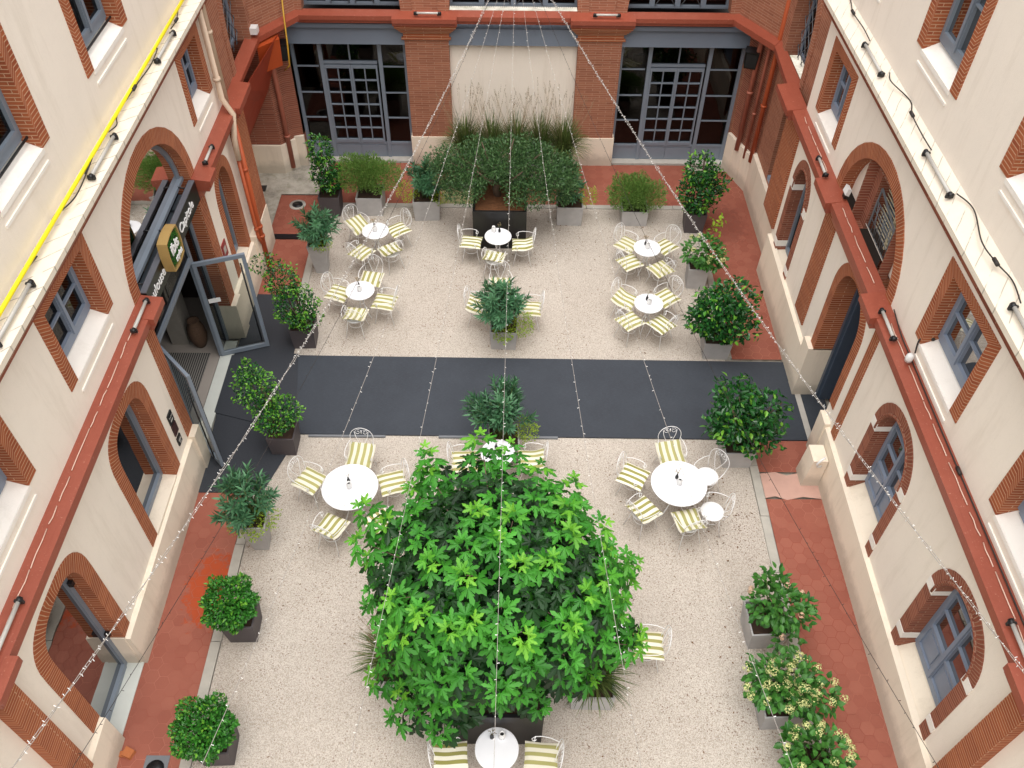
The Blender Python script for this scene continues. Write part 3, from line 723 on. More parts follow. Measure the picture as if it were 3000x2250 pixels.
# ledge
def runledge(b, W, a0, a1, d=.24, zt=3.97): 
    b.hexa([W(a0, zt-.13, -.02), W(a1, zt-.13, -.02), W(a1, zt-.13, d), W(a0, zt-.13, d)], [W(a0, zt+.02, -.02), W(a1, zt+.02, -.02), W(a1, zt-.03, d), W(a0, zt-.03, d)])
    wbox(b, W, a0, a1, zt-.22, zt-.131, -.02, d-.06)
b = MB()
for a0, a1, d in ((-4.85, -2.68, .22), (-2.68, -1.22, .36), (-1.22, 1.34, .22), (1.34, 2.8, .36), (2.8, 5.08, .22)): runledge(b, W0, a0, a1, d)
b.build('ledge', 'red_paint', BB, fix=True)
# glazed bays
def bay(x0, x1, dx0, dx1, lab):
    fl = ('room_dark', 'room_brown') if lab == 'l' else ('room_dark', 'room_dark')
    W = WB(19.72); b = MB(); z0, z1 = .42, 3.2
    for x in (x0, dx0-.01, dx1-.01, x1-.08): wbox(b, W, x, x+(.08 if x in (x0, x1-.08) else .09), .05, z1, -.04, .06)
    wbox(b, W, x0+.08, x1-.08, .05, z0, -.03, .03); wbox(b, W, x0+.08, x1-.08, z0, z0+.06, -.04, .045)
    wbox(b, W, dx0+.08, dx1-.05, 2.60, 2.66, -.04, .05)
    mid = (dx0+dx1+.03)/2
    wbox(b, W, mid-.016, mid+.016, 2.68, z1, -.03, .03)
    f = b.build('glazed_bay', 'frame_blue', BB, fix=True)
    b = MB()
    for (p, q) in ((x0+.08, dx0-.05), (dx1+.08, x1-.08)):
        for k in range(1, 4): zz = z0+.06+(z1-z0-.06)*k/4; wbox(b, W, p, q, zz-.014, zz+.014, -.02, .03)
    b.build('glazing_bar', 'frame_blue', f)
    for (p, q) in ((dx0+.085, mid-.004), (mid+.004, dx1-.055)):
        d = MB(); g = .04
        for u0, u1, v0, v1 in ((p, p+g, .44, 2.57), (q-g, q, .44, 2.57), (p+g, q-g, 2.49, 2.57), (p+g, q-g, .481, .56)): wbox(d, W, u0, u1, v0, v1, -.03, .065)
        c_ = (p+q)/2; wbox(d, W, c_-.012, c_+.012, .56, 2.49, -.02, .045)
        for k in range(1, 6): zz = .56+(1.93)*k/6; wbox(d, W, p+g, q-g, zz-.012, zz+.012, -.018, .043)
        wbox(d, W, p, q, .06, .4, .031, .05)
        d.build('door', 'frame_blue', f, fix=True)
    g = MB(); g.face([W(x0+.02, z0, 0), W(x1-.02, z0, 0), W(x1-.02, z1, 0), W(x0+.02, z1, 0)]); g.build('pane', 'glass_dark', f)
    room(W, x0-.3, x1+.3, 0, 3.6, .3, 3.5, f, fl)
bay(-5.2, -2.46, -4.55, -3.14, 'l'); bay(2.58, 5.53, 3.27, 4.7, 'r')
b = MB(); wbox(b, W0, -5.2, -2.5, -.02, .05, -.3, .02); b.build('step', 'stone_grey', BB); b = MB(); wbox(b, W0, 2.62, 5.6, -.02, .05, -.3, .02); b.build('step', 'stone_grey', BB)
# oblique corners and brick returns
cr = thing('corner_turret', 'brick corner with arched lattice window beside the cream downpipes at left', 'corner wing', (-5.7, 17.5, 0), world=True)
def archwin(W, a0, a1, z1, root, hw=.22):
    oc = arch(a0-hw, a1+hw, 3.9, 4.6, z1+.24); ic = arch(a0, a1, 3.9, 4.6, z1)
    b = MB()
    fi = arch(a0+.06, a1-.06, 3.95, 4.6, z1-.06)
    for i in range(len(ic)-1): b.hexa([W(*ic[i], -.36), W(*ic[i+1], -.36), W(*fi[i+1], -.36), W(*fi[i], -.36)], [W(*ic[i], -.28), W(*ic[i+1], -.28), W(*fi[i+1], -.28), W(*fi[i], -.28)])
    m_ = (a0+a1)/2; wbox(b, W, m_-.03, m_+.03, 3.95, z1-.05, -.36, -.28); wbox(b, W, a0, a1, 3.95, 4.02, -.36, -.28)
    wn = b.build('window', 'frame_slate', root)
    surround(W, oc, ic, 'brick_surround', 'brick_wall', wn, .03, .45)
    g = MB(); g.face([W(*q, -.32) for q in fi]); g.build('pane', 'glass_dark', wn)
    l = MB(); step = .3
    for k in range(-7, 8):
        for s_ in (1, -1):
            pts = []
            for t in range(30):
                x = m_+k*step+s_*(t/29-.5)*2.2; z = 3.95+t/29*2.2
                hwid = (a1-a0)/2*(1 if z < 4.6 else math.sqrt(max(0, 1-((z-4.6)/(z1-4.6))**2)))
                if abs(x-m_) < hwid and z < z1: pts.append(W(x, z, -.2))
            if len(pts) > 1: l.tube([pts[0], pts[-1]], .009, 4)
    l.build('grille', 'iron_grey', wn)
    room(W, a0-.1, a1+.1, 3.9, z1+.1, .5, .8, wn)
    return ic
Wc = Wall(lambda a, z, d=0: (-5.64+d, a, z))
ic = archwin(Wc, 16.75, 18.15, 6.0, cr)
panel(Wc, [(15.75, 3.9), (18.46, 3.9), (18.46, 9.7), (15.75, 9.7)], [ic], 'brick_wall', 'wall', cr)
Wd, Ld = seg((-5.64, 18.45), (-4.85, 19.5))
b = MB(); b.face([Wd(0, 3.9), Wd(Ld, 3.9), Wd(Ld, 9.7), Wd(0, 9.7)], [(0, 3.9), (Ld, 3.9), (Ld, 9.7), (0, 9.7)])
b.face([(-5.64, 15.75, 3.9), (-5.6, 15.75, 3.9), (-5.6, 15.75, 9.7), (-5.64, 15.75, 9.7)]); b.build('oblique_wall', 'brick_wall', cr)
b = MB(); We, Le = seg((-5.5, 18.28), (-4.78, 19.28))
b.hexa([(-5.74, 16.3, 3.8), (-5.47, 16.3, 3.8), (-5.47, 18.3, 3.8), (-5.74, 18.45, 3.8)], [(-5.74, 16.3, 3.95), (-5.47, 16.3, 3.90), (-5.47, 18.3, 3.90), (-5.74, 18.45, 3.95)])
b.hexa([(-5.739, 18.45, 3.79), (-5.471, 18.3, 3.79), (-4.78, 19.25, 3.82), (-4.80, 19.55, 3.82)], [(-5.739, 18.45, 3.955), (-5.471, 18.3, 3.905), (-4.78, 19.25, 3.94), (-4.80, 19.55, 3.99)])
b.build('ledge', 'red_paint', cr, fix=True)
b = MB()
b.face([(-6.6, 16.2, 0), (-6.6, 19.0, 0), (-6.6, 19.0, 3.9), (-6.6, 16.2, 3.9)]); b.face([(-6.6, 19, 0), (-5.68, 19, 0), (-5.68, 19, 3.9), (-6.6, 19, 3.9)])
b.face([(-5.68, 19, 0), (-5.42, 19.32, 0), (-5.42, 19.32, 3.9), (-5.68, 19, 3.9)], [(0, 0), (.41, 0), (.41, 3.9), (0, 3.9)])
b.face([(-5.42, 19.32, 0), (-5.2, 19.4, 0), (-5.2, 19.4, 3.9), (-5.42, 19.32, 3.9)], [(0, 0), (.25, 0), (.25, 3.9), (0, 3.9)])
b.face([(-5.2, 19.4, 0), (-5.2, 19.8, 0), (-5.2, 19.8, 3.9), (-5.2, 19.4, 3.9)]); b.face([(-6.6, 16.2, 0), (-5.5, 16.2, 0), (-5.5, 16.2, 3.9), (-6.6, 16.2, 3.9)])
b.build('lower_wall', 'brick_dark', cr)
b = MB(); b.box(-6.59, -5.70, 18.93, 18.99, 0, .8); b.hexa([(-5.699, 18.93, 0), (-5.38, 19.26, 0), (-5.42, 19.31, 0), (-5.699, 19.0, 0)], [(-5.699, 18.93, .8), (-5.38, 19.26, .8), (-5.42, 19.31, .8), (-5.699, 19.0, .8)])
b.box(-5.42, -5.18, 19.3, 19.39, 0, .85); b.box(-6.59, -6.54, 16.3, 18.92, 0, .8); b.build('plinth', 'plinth_cream', cr)
b = MB(); A = [(-5.40, 16.25, 3.78), (-5.13, 18.95, 3.78), (-5.69, 18.9, 2.32), (-6.52, 18.88, .85), (-6.55, 16.4, .9)]
b.hexa(A, [(x-.03, y, z-.02) for x, y, z in A]); b.build('rust_plate', 'rust_panel', cr)
b = MB(); b.hexa([(-5.55, 18.2, 3.1), (-5.15, 18.6, 3.1), (-5.3, 18.9, 3.1), (-5.6, 18.6, 3.1)], [(-5.5, 18.1, 3.75), (-5.1, 18.55, 3.75), (-5.25, 18.95, 3.75), (-5.6, 18.6, 3.75)]); b.build('hopper', 'orange_metal', cr)
cr2 = thing('corner_turret', 'brick corner with arched lattice window behind the red downpipes at right', 'corner wing', (5.9, 17.3, 0), world=True)
Wf = Wall(lambda a, z, d=0: (5.85-d, a, z))
ic = archwin(Wf, 16.35, 17.75, 6.0, cr2)
panel(Wf, [(15.3, 3.9), (18.2, 3.9), (18.2, 9.7), (15.3, 9.7)], [ic], 'brick_wall', 'wall', cr2)
Wg, Lg = seg((5.15, 19.5), (5.85, 18.2))
b = MB(); b.face([Wg(0, 3.9), Wg(Lg, 3.9), Wg(Lg, 9.7), Wg(0, 9.7)], [(0, 3.9), (Lg, 3.9), (Lg, 9.7), (0, 9.7)])
b.face([(5.72, 15.3, 0), (5.95, 15.3, 0), (5.95, 15.3, 9.7), (5.72, 15.3, 9.7)]); b.build('oblique_wall', 'brick_wall', cr2)
b = MB()
b.hexa([(5.87, 16.2, 3.84), (5.6, 16.2, 3.84), (5.68, 18.05, 3.84), (5.87, 18.25, 3.84)], [(5.87, 16.2, 4.0), (5.6, 16.2, 3.95), (5.68, 18.05, 3.95), (5.87, 18.25, 4.0)])
b.hexa([(5.869, 18.25, 3.83), (5.681, 18.05, 3.83), (5.0, 19.25, 3.83), (5.1, 19.55, 3.83)], [(5.869, 18.25, 4.01), (5.681, 18.05, 3.96), (5.0, 19.25, 3.95), (5.1, 19.55, 4.0)])
b.build('ledge', 'red_paint', cr2, fix=True)
Wh = Wall(lambda a, z, d=0: (5.95-d, a, z))
oc = arch(15.95, 17.35, 1.2, 2.7, 3.72, 2.2); ic = arch(16.15, 17.15, 1.2, 2.65, 3.52, 2.2)
d = MB(); d.face([Wh(*q, -.3) for q in ic]); wd = d.build('window', 'glass_dark', cr2); surround(Wh, oc, ic, 'brick_surround', 'brick_wall', wd, .012, .45)
d = MB(); wbox(d, Wh, 16.63, 16.67, 1.2, 3.5, -.3, -.24); wbox(d, Wh, 16.152, 17.148, 1.2, 1.3, -.3, .0); d.build('frame', 'frame_slate', wd); room(Wh, 16, 17.3, 1.1, 3.6, .5, .8, wd)
panel(Wh, [(15.3, 0), (18.35, 0), (18.35, 3.9), (15.3, 3.9)], [ic], 'brick_wall', 'lower_wall', cr2)
Wi, Li = seg((5.55, 19.45), (5.95, 18.35))
b = MB(); b.face([Wi(0, 0), Wi(Li, 0), Wi(Li, 3.9), Wi(0, 3.9)], [(0, 0), (Li, 0), (Li, 3.9), (0, 3.9)]); b.build('lower_oblique_wall', 'brick_dark', cr2)
b = MB(); wbox(b, Wi, 0, Li+.04, 0, 1.0, .003, .09); wbox(b, Wh, 15.3, 18.3, 0, 1.15, .003, .10)
for k in (.35, .75): wbox(b, Wi, k, k+.012, 0, 1.0, .091, .10)
b.build('plinth', 'plinth_cream', cr2)
# ------------------------------------------------------------------ pipes and wall fittings
def pipe(label, pts, r, mat, collars=(), group=None):
    b = MB(); b.tube(pts, r, 10); 
    root = thing('downpipe', label, 'pipe', pts[-1], world=True, group=group); b.build('tube', mat, root)
    if collars:
        c_ = MB()
        for (x, y, z) in collars: c_.cyl((x, y, z-.03), (x, y, z+.03), r*1.35, n=10)
        c_.build('collar', mat, root)
pipe('pair of cream downpipes end above the red one, nearer pipe at left', [(-5.5, 15.2, 10), (-5.5, 15.2, 4.2), (-5.34, 15.15, 3.9), (-5.42, 15.1, 3.4), (-5.42, 15.05, 2.95)], .055, 'pipe_cream', [(-5.5, 15.2, 4.6), (-5.5, 15.2, 6.8)])
pipe('thinner cream downpipe rising beside the brick corner at left', [(-5.5, 15.42, 10), (-5.5, 15.42, 4.0)], .05, 'pipe_cream', [(-5.5, 15.42, 5.4)])
pipe('rust red downpipe on the left brick pilaster beyond the narrow arch', [(-5.40, 15.25, 3.6), (-5.42, 15.25, 1.5), (-5.42, 15.25, .05)], .055, 'pipe_red', [(-5.42, 15.25, 2.6), (-5.42, 15.25, 1.15), (-5.42, 15.25, .9)])
pipe('second rust red downpipe close beside the pilaster downpipe', [(-5.44, 15.08, 3.0), (-5.44, 15.08, 1.0), (-5.4, 15.12, .8)], .035, 'pipe_red', [(-5.44, 15.08, 1.2)])
pipe('brown downpipe in the rear left corner beside the loudspeaker', [(-5.52, 19.08, 3.9), (-5.52, 19.08, .1)], .06, 'pipe_brown', [(-5.52, 19.08, 1.0)])
pipe('brown downpipe in the rear right corner, leftmost of three', [(5.62, 18.88, 7), (5.62, 18.88, 3.9), (5.62, 18.9, .85)], .06, 'pipe_brown', [(5.62, 18.88, 2.4), (5.62, 18.88, 5)])
pipe('brown downpipe in the rear right corner, middle of three', [(5.76, 18.62, 6), (5.76, 18.62, .8)], .035, 'pipe_brown', [(5.76, 18.62, 2.0)])
pipe('orange red downpipe in the rear right corner, rightmost of three', [(5.84, 18.3, 7), (5.82, 18.25, 3.6), (5.84, 18.3, .9)], .055, 'pipe_red', [(5.83, 18.28, 2.4), (5.84, 18.3, 5)])
b = MB(); b.tube([(-5.5, -1, 6.36), (-5.5, 6, 6.36), (-5.5, 12, 6.35), (-5.5, 15.9, 6.36)], .027, 10)
tag(b.build('hose', 'yellow_hose'), 'bright yellow hose running along the top of the left cornice', 'hose')
b = MB(); b.tube([(-5.15, 19.35, 4.6), (-5.05, 19.2, 4.4), (-5.02, 18.95, 4.0), (-5.0, 18.75, 3.5), (-5.05, 18.8, 3.0), (-5.2, 18.85, 2.85)], .018, 8)
simple('pipe_yellow', S('c49a34'), .5, .15, 6); tag(b.build('gas_pipe', 'pipe_yellow'), 'bent yellow pipe at the rear left corner beside the orange hopper', 'pipe')
def speaker(loc, rz, label):
    t = thing('loudspeaker', label, 'speaker', loc, rz); b = MB()
    b.hexa([(-.13, -.16, -.2), (.13, -.16, -.2), (.17, .12, -.2), (-.17, .12, -.2)], [(-.16, -.2, .2), (.16, -.2, .2), (.17, .12, .2), (-.17, .12, .2)]); b.build('cabinet', 'sign_black', t)
    b = MB(); b.box(-.12, .12, -.20, -.185, -.15, .15); b.build('grille', 'black', t); b = MB(); b.box(-.03, .03, .12, .3, -.03, .03); b.build('bracket', 'black', t)
speaker((-5.25, 19.15, 3.2), .25, 'black loudspeaker under the ledge in the rear left corner')
speaker((5.52, 19.0, 3.2), -.3, 'black loudspeaker beside the brown downpipes in the rear right corner')
# tube lamps
def tubelamp(p, q, label, group):
    p, q = Vector(p), Vector(q); t = thing('tube_lamp', label, 'lamp', tuple((p+q)/2), world=True, group=group); d = (q-p).normalized()
    b = MB(); b.cyl(p, q, .026, n=10); b.build('tube', 'tube_lamp', t)
    for e, s_ in ((p, 1), (q, -1)):
        b = MB(); b.cyl(e-d*.02*s_, e+d*.04*s_, .034, n=10); b.bar(e+d*.02*s_+Vector((0, 0, -.05)), e+d*.02*s_+Vector((0, 0, .01)), .03, .1); b.build('end_cap', 'black', t)
zl, zr = 6.33, 6.36
for i, (y0, y1, z, lab) in enumerate(((12.64, 13.58, zl, 'farthest'), (9.56, 10.55, zl, 'middle'), (6.5, 7.5, zl, 'nearest'))):
    tubelamp((-5.42, y0, z-.05), (-5.42, y1, z-.05), 'clear tube lamp on the left white cornice, %s of three' % lab, 'lamps on the cornices')
for i, (y0, y1, lab) in enumerate(((12.23, 13.18, 'farthest'), (9.17, 10.15, 'middle'), (6.1, 7.13, 'nearest'))):
    tubelamp((5.55, y0, 6.40), (5.55, y1, 6.40), 'clear tube lamp on the right white cornice, %s of three' % lab, 'lamps on the cornices')
for (y0, y1, lab) in ((13.35, 13.89, 'beyond the glass entrance'), (9.06, 9.73, 'just before the glass entrance'), (3.9, 4.77, 'nearest the viewer')):
    tubelamp((-5.43, y0, 4.0), (-5.43, y1, 4.0), 'tube lamp on the left red ledge %s' % lab, 'lamps on the red ledges')
for (y0, y1, lab) in ((12.98, 13.53, 'beyond the blind arch'), (8.91, 9.52, 'just before the blind arch'), (3.75, 4.53, 'nearest the viewer')):
    tubelamp((5.52, y0, 4.12), (5.52, y1, 4.12), 'tube lamp on the right red ledge %s' % lab, 'lamps on the red ledges')
for x, lab in ((-1.87, 'left'), (2.14, 'right')): tubelamp((x-.28, 19.22, 4.05), (x+.28, 19.22, 4.05), 'white tube lamp above the %s rear brick pier' % lab, 'lamps above the rear piers')
# loose black cables on the cornices
def cable(label, pts, r=.009, mat='cable_black'):
    P_ = [Vector(p) for p in pts]; out = []
    for i in range(len(P_)-1):
        p0, p1, p2, p3 = P_[max(i-1, 0)], P_[i], P_[i+1], P_[min(i+2, len(P_)-1)]
        for t in range(8):
            t /= 8; out.append(.5*((2*p1)+(p2-p0)*t+(2*p0-5*p1+4*p2-p3)*t*t+(3*p1-p0-3*p2+p3)*t**3))
    out.append(P_[-1]); b = MB(); b.tube(out, r, 5)
    for k in (len(P_)//2,): 
        p = P_[k]; b.cyl(p-Vector((0, .06, 0)), p+Vector((0, .06, 0)), .025, n=8)
    return tag(b.build('cable', mat), label, 'cable')
def corn_cable(sx, x0, ys, label):
    cable(label, [(x0+sx*U(-.07, .07), y, (6.33 if sx < 0 else 6.44)+(.02 if i % 2 else 0)) for i, y in enumerate(ys)])
corn_cable(-1, -5.47, (15.9, 14.6, 13.9, 13.55), 'black cable on the left cornice beyond its farthest lamp')
corn_cable(-1, -5.48, (12.66, 12.9, 12.4, 11.7, 11.0, 10.7, 10.55), 'black cable on the left cornice between farthest and middle lamps')
corn_cable(-1, -5.48, (9.56, 9.9, 9.1, 8.6, 8.0, 7.5), 'black cable on the left cornice between middle and nearest lamps')
corn_cable(-1, -5.5, (7.9, 7.2, 6.6, 5.5, 4), 'black cable running along the nearest end of the left cornice')
corn_cable(1, 5.62, (15.4, 14.7, 14.2, 13.6, 13.2), 'black cable on the right cornice beyond its farthest lamp')
corn_cable(1, 5.64, (12.2, 11.9, 11.4, 11.0, 10.5, 10.1), 'black cable on the right cornice between farthest and middle lamps')
corn_cable(1, 5.64, (9.15, 8.8, 8.2, 7.8, 7.5, 7.1), 'black cable on the right cornice between middle and nearest lamps')
cable('thin dark cable hanging against the right wall along the red ledge', [(5.68, 9.5, 4.15), (5.66, 9.0, 4.1), (5.67, 8.5, 4.08), (5.66, 7.5, 4.09), (5.67, 6.6, 4.08), (5.66, 5.5, 4.1), (5.67, 4.5, 4.08), (5.66, 3.5, 4.1)], .01)
cable('dark cable dropping from the right casement window to the ledge', [(5.98, 8.45, 5.5), (5.97, 8.5, 4.8), (5.85, 8.62, 4.45), (5.70, 8.62, 4.4), (5.68, 8.55, 4.2)], .012)
# dome detector, floodlight, exit sign, plaques
b = MB(); b.lathe((5.6, 8.5, 4.15), [(.0, -.05), (.05, -.05), (.055, 0), (.05, .05), (.03, .08), (0.001, .09)], 14); tag(b.build('dome_sensor', 'white_plastic'), 'small white dome sensor at the back of the right red ledge', 'sensor')
t = thing('floodlight', 'white floodlight on the right ledge in front of the blind arch', 'lamp', (5.66, 12.35, 4.2)); b = MB(); b.hexa([(-.01, -.08, 0), (.06, -.08, -.03), (.06, .08, -.03), (-.01, .08, 0)], [(.02, -.08, .12), (.08, -.08, .09), (.08, .08, .09), (.02, .08, .12)]); b.build('housing', 'white_plastic', t)
b = MB(); b.box(.0, .06, -.05, .05, -.10, -.035); b.build('bracket', 'black', t)
t = thing('floodlight', 'white box lamp on the oblique ledge by the left lattice window', 'lamp', (-5.6, 18.3, 4.0)); b = MB(); b.box(-.1, .14, -.1, .1, .0, .14); b.build('housing', 'white_plastic', t)
t = thing('exit_sign', 'green and white running figure sign hanging under the right ledge', 'sign', (5.62, 10.78, 3.72), world=True)
b = MB(); b.box(5.6, 5.64, 10.64, 10.92, 3.63, 3.81); b.build('board', 'sign_green', t)
b = MB(); b.box(5.595, 5.5995, 10.67, 10.75, 3.66, 3.78); b.bar((5.597, 10.79, 3.75), (5.597, 10.83, 3.70), .004, .03); b.bar((5.597, 10.83, 3.70), (5.597, 10.80, 3.66), .004, .02); b.bar((5.597, 10.83, 3.70), (5.597, 10.88, 3.67), .004, .02); b.build('pictogram', 'white_letter', t)
def plaque(y, z, w_, h, label, mat='black', marks=1):
    t = thing('plaque', label, 'plaque', (-5.6, y, z), world=True); b = MB(); b.box(-5.6, -5.575, y-w_/2, y+w_/2, z-h/2, z+h/2); b.build('plate', mat, t)
    if marks:
        b = MB()
        if marks == 1:
            for k in range(4): b.lathe((0, 0, 0), [(.001, 0)], 3) if 0 else b.box(-5.575, -5.572, y-.06+k*.034, y-.06+k*.034+.02, z+.02, z+.045)
            b.box(-5.575, -5.572, y-.05, y+.05, z-.06, z-.03)
        else: b.box(-5.575, -5.572, y-.05, y+.05, z-.01, z+.03); b.box(-5.575, -5.572, y-.03, y+.03, z-.06, z-.04)
        b.build('marking', 'tube_lamp', t)
plaque(9.31, 1.75, .17, .24, 'small dark plaque with pale marks, highest beside the entrance'); simple('plaque_brown', S('3c2224'), .4, .1, 5)
plaque(9.31, 1.48, .17, .24, 'dark brown plain plaque, middle one left of the entrance', 'plaque_brown', 0); plaque(9.30, 1.2, .15, .18, 'small dark plaque with pale marks, lowest beside the entrance', 'black', 2)
t = thing('notice_board', 'dark red square notice on the wall beyond the glass entrance', 'sign', (-5.6, 13.5, 1.95), world=True); b = MB(); b.box(-5.6, -5.58, 13.36, 13.62, 1.75, 2.1); b.build('plate', 'sign_red', t); b = MB(); b.box(-5.58, -5.577, 13.42, 13.56, 1.85, 2.0); b.build('marking', 'tube_lamp', t)
# yard fittings
t = thing('junction_box', 'cream box with a curved white pipe against the right plinth', 'utility box', (5.5, 9.5, 0), world=True)
b = MB(); b.hexa([(5.3, 9.3, 0), (5.62, 9.3, 0), (5.62, 9.68, 0), (5.3, 9.68, 0)], [(5.36, 9.3, .72), (5.62, 9.3, .72), (5.62, 9.68, .72), (5.36, 9.68, .72)]); b.build('box', 'plinth_cream', t)
b = MB(); b.tube([(5.5, 9.25, .9), (5.42, 9.2, .88), (5.38, 9.2, .78), (5.42, 9.22, .68), (5.5, 9.25, .66)], .02, 8); b.build('pipe_elbow', 'white_plastic', t)
t = thing('manhole_cover', 'square grey manhole cover at the near end of the left walk', 'manhole', (-4.95, 4.35, .02), world=True); b = MB(); b.box(-5.12, -4.78, 4.1, 4.47, .0, .02); b.build('frame', 'iron_grey', t); b = MB(); b.lathe((-4.95, 4.28, .02), [(.13, 0), (.13, .006), (.001, .006)], 20); b.build('lid', 'black', t)
t = thing('manhole_cover', 'round drain cover on the walk beside the front left downpipe area', 'manhole', (-5.18, 17.6, .015), world=True); t['label'] = 'round drain cover on the far end of the left walk'
b = MB(); b.lathe((-5.18, 17.6, .0), [(.2, 0), (.2, .02), (.001, .02)], 20); b.build('lid', 'stone_grey', t); b = MB(); b.lathe((-5.18, 17.6, .02), [(.13, 0), (.13, .006), (.001, .006)], 20); b.build('grate', 'black', t)
b = MB(); b.box(-6.35, -6.08, 18.15, 18.4, 0, .012); tag(b.build('drain_grate', 'black'), 'small square grate in the mossy concrete of the rear left corner', 'drain')
b = MB(); b.hexa([(-5.48, 4.46, .012), (-5.33, 4.40, .012), (-5.28, 4.52, .012), (-5.43, 4.58, .012)], [(-5.47, 4.46, .08), (-5.33, 4.41, .075), (-5.29, 4.52, .08), (-5.42, 4.58, .085)]); b.box(-5.5, -5.42, 4.44, 4.52, .012, .05)
tag(b.build('loose_brick', 'brick_loose'), 'broken orange brick lying on the left walk by the wall', 'brick')
# ------------------------------------------------------------------ entrance of the left building
EN = thing('entrance_screen', 'blue grey glazed entrance screen with open leaves in the brick arch', 'entrance', (-5.85, 11.4, 0), world=True)
X0 = -5.86
b = MB()
for y in (9.875, 10.22, 12.42, 12.88): b.box(X0-.04, X0+.04, y, y+.07, .03, 3.6)
b.box(X0-.04, X0+.04, 9.945, 12.88, 3.52, 3.6); b.box(X0-.045, X0+.045, 10.29, 12.42, 2.5, 2.6)
b.build('frame', 'frame_blue', EN)
b = MB(); b.face([(X0, 10.29, 2.6), (X0, 12.42, 2.6), (X0, 12.42, 3.52), (X0, 10.29, 3.52)]); b.face([(X0, 12.49, .03), (X0, 12.88, .03), (X0, 12.88, 3.52), (X0, 12.49, 3.52)]); b.build('pane', 'glass_dark', EN)
b = MB(); b.box(X0-.02, X0+.02, 9.945, 10.22, .03, 3.52)
for k in range(28): b.box(X0+.02, X0+.028, 10.0, 10.16, .4+k*.07, .44+k*.07)
b.build('side_panel', 'frame_dark', EN)
def leaf(h, e, label):
    h, e = Vector(h), Vector(e); d = (e-h).normalized(); L = (e-h).length
    b = MB(); z0, z1 = .05, 2.46
    P3 = lambda s_, z: (h.x+d.x*s_, h.y+d.y*s_, z)
    b.bar(P3(.035, z0), P3(.035, z1), .06, .07, up=(d.x, d.y, 0)); b.bar(P3(L-.035, z0), P3(L-.035, z1), .06, .07, up=(d.x, d.y, 0))
    b.bar(P3(.07, z0+.05), P3(L-.07, z0+.05), .055, .1); b.bar(P3(.07, z1-.04), P3(L-.07, z1-.04), .055, .08)
    o = b.build('door_leaf', 'frame_blue', EN, fix=True)
    g = MB(); g.face([P3(.06, z0+.08), P3(L-.06, z0+.08), P3(L-.06, z1-.06), P3(.06, z1-.06)]); g.build('pane', 'glass_clear', o)
    k = MB(); n = Vector((-d.y, d.x, 0))*.06
    for s_ in (1, -1):
        k.tube([Vector(P3(L-.12, .25))+n*s_, Vector(P3(L-.12, 2.2))+n*s_], .014, 8)
        for zz in (.4, 2.05): k.tube([Vector(P3(L-.12, zz)), Vector(P3(L-.12, zz))+n*s_], .009, 6)
    k.build('handle', 'black', o)
    return o
o = leaf((-5.84, 12.42, 0), (-4.93, 12.73, 0), '')
b = MB(); b.hexa([(-5.76, 12.44, 1.45), (-5.55, 12.51, 1.45), (-5.55, 12.515, 1.45), (-5.76, 12.445, 1.45)], [(-5.76, 12.44, 1.55), (-5.55, 12.51, 1.55), (-5.55, 12.515, 1.55), (-5.76, 12.445, 1.55)]); b.build('sticker', 'white_plastic', o)
leaf((-5.84, 10.29, 0), (-5.18, 9.6, 0), '')
# interior of the lobby
LO = thing('lobby', 'dim lobby with pale floor seen through the open entrance', 'lobby', (-7, 11.4, 0), world=True)
b = MB(); b.box(-9.5, -5.90, 8.8, 14.2, -.03, .012); b.build('floor', 'floor_light', LO)
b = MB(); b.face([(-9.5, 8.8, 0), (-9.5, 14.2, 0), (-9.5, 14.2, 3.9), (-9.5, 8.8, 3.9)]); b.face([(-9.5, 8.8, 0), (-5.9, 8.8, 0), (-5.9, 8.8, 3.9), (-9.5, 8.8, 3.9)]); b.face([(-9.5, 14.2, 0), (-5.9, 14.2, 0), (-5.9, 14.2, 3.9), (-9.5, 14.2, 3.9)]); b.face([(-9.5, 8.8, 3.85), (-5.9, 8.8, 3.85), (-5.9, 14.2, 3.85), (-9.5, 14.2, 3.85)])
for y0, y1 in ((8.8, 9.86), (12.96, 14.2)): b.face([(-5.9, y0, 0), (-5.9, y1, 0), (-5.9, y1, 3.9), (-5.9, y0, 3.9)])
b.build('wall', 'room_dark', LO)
b = MB(); b.box(-6.95, -6.6, 12.75, 13.2, .013, 3.8); b.build('column', 'curtain', LO)
b = MB(); b.box(-7.0, -6.1, 10.7, 12.5, .013, .03); tag(b.build('entrance_mat', 'grid_mat'), 'ribbed metal entrance mat just inside the glass doors', 'mat')
b = MB(); b.box(-5.88, -5.62, 10.0, 12.85, -.01, .034); tag(b.build('doorstep', 'threshold'), 'pale stone doorstep under the glass entrance doors', 'step')
b = MB(); b.lathe((-6.35, 12.75, .013), [(.10, 0), (.15, .12), (.19, .3), (.17, .5), (.11, .66), (.12, .7), (.09, .68)], 20); tag(b.build('vase', 'wicker'), 'tall brown wicker vase standing inside beside the open door', 'vase')
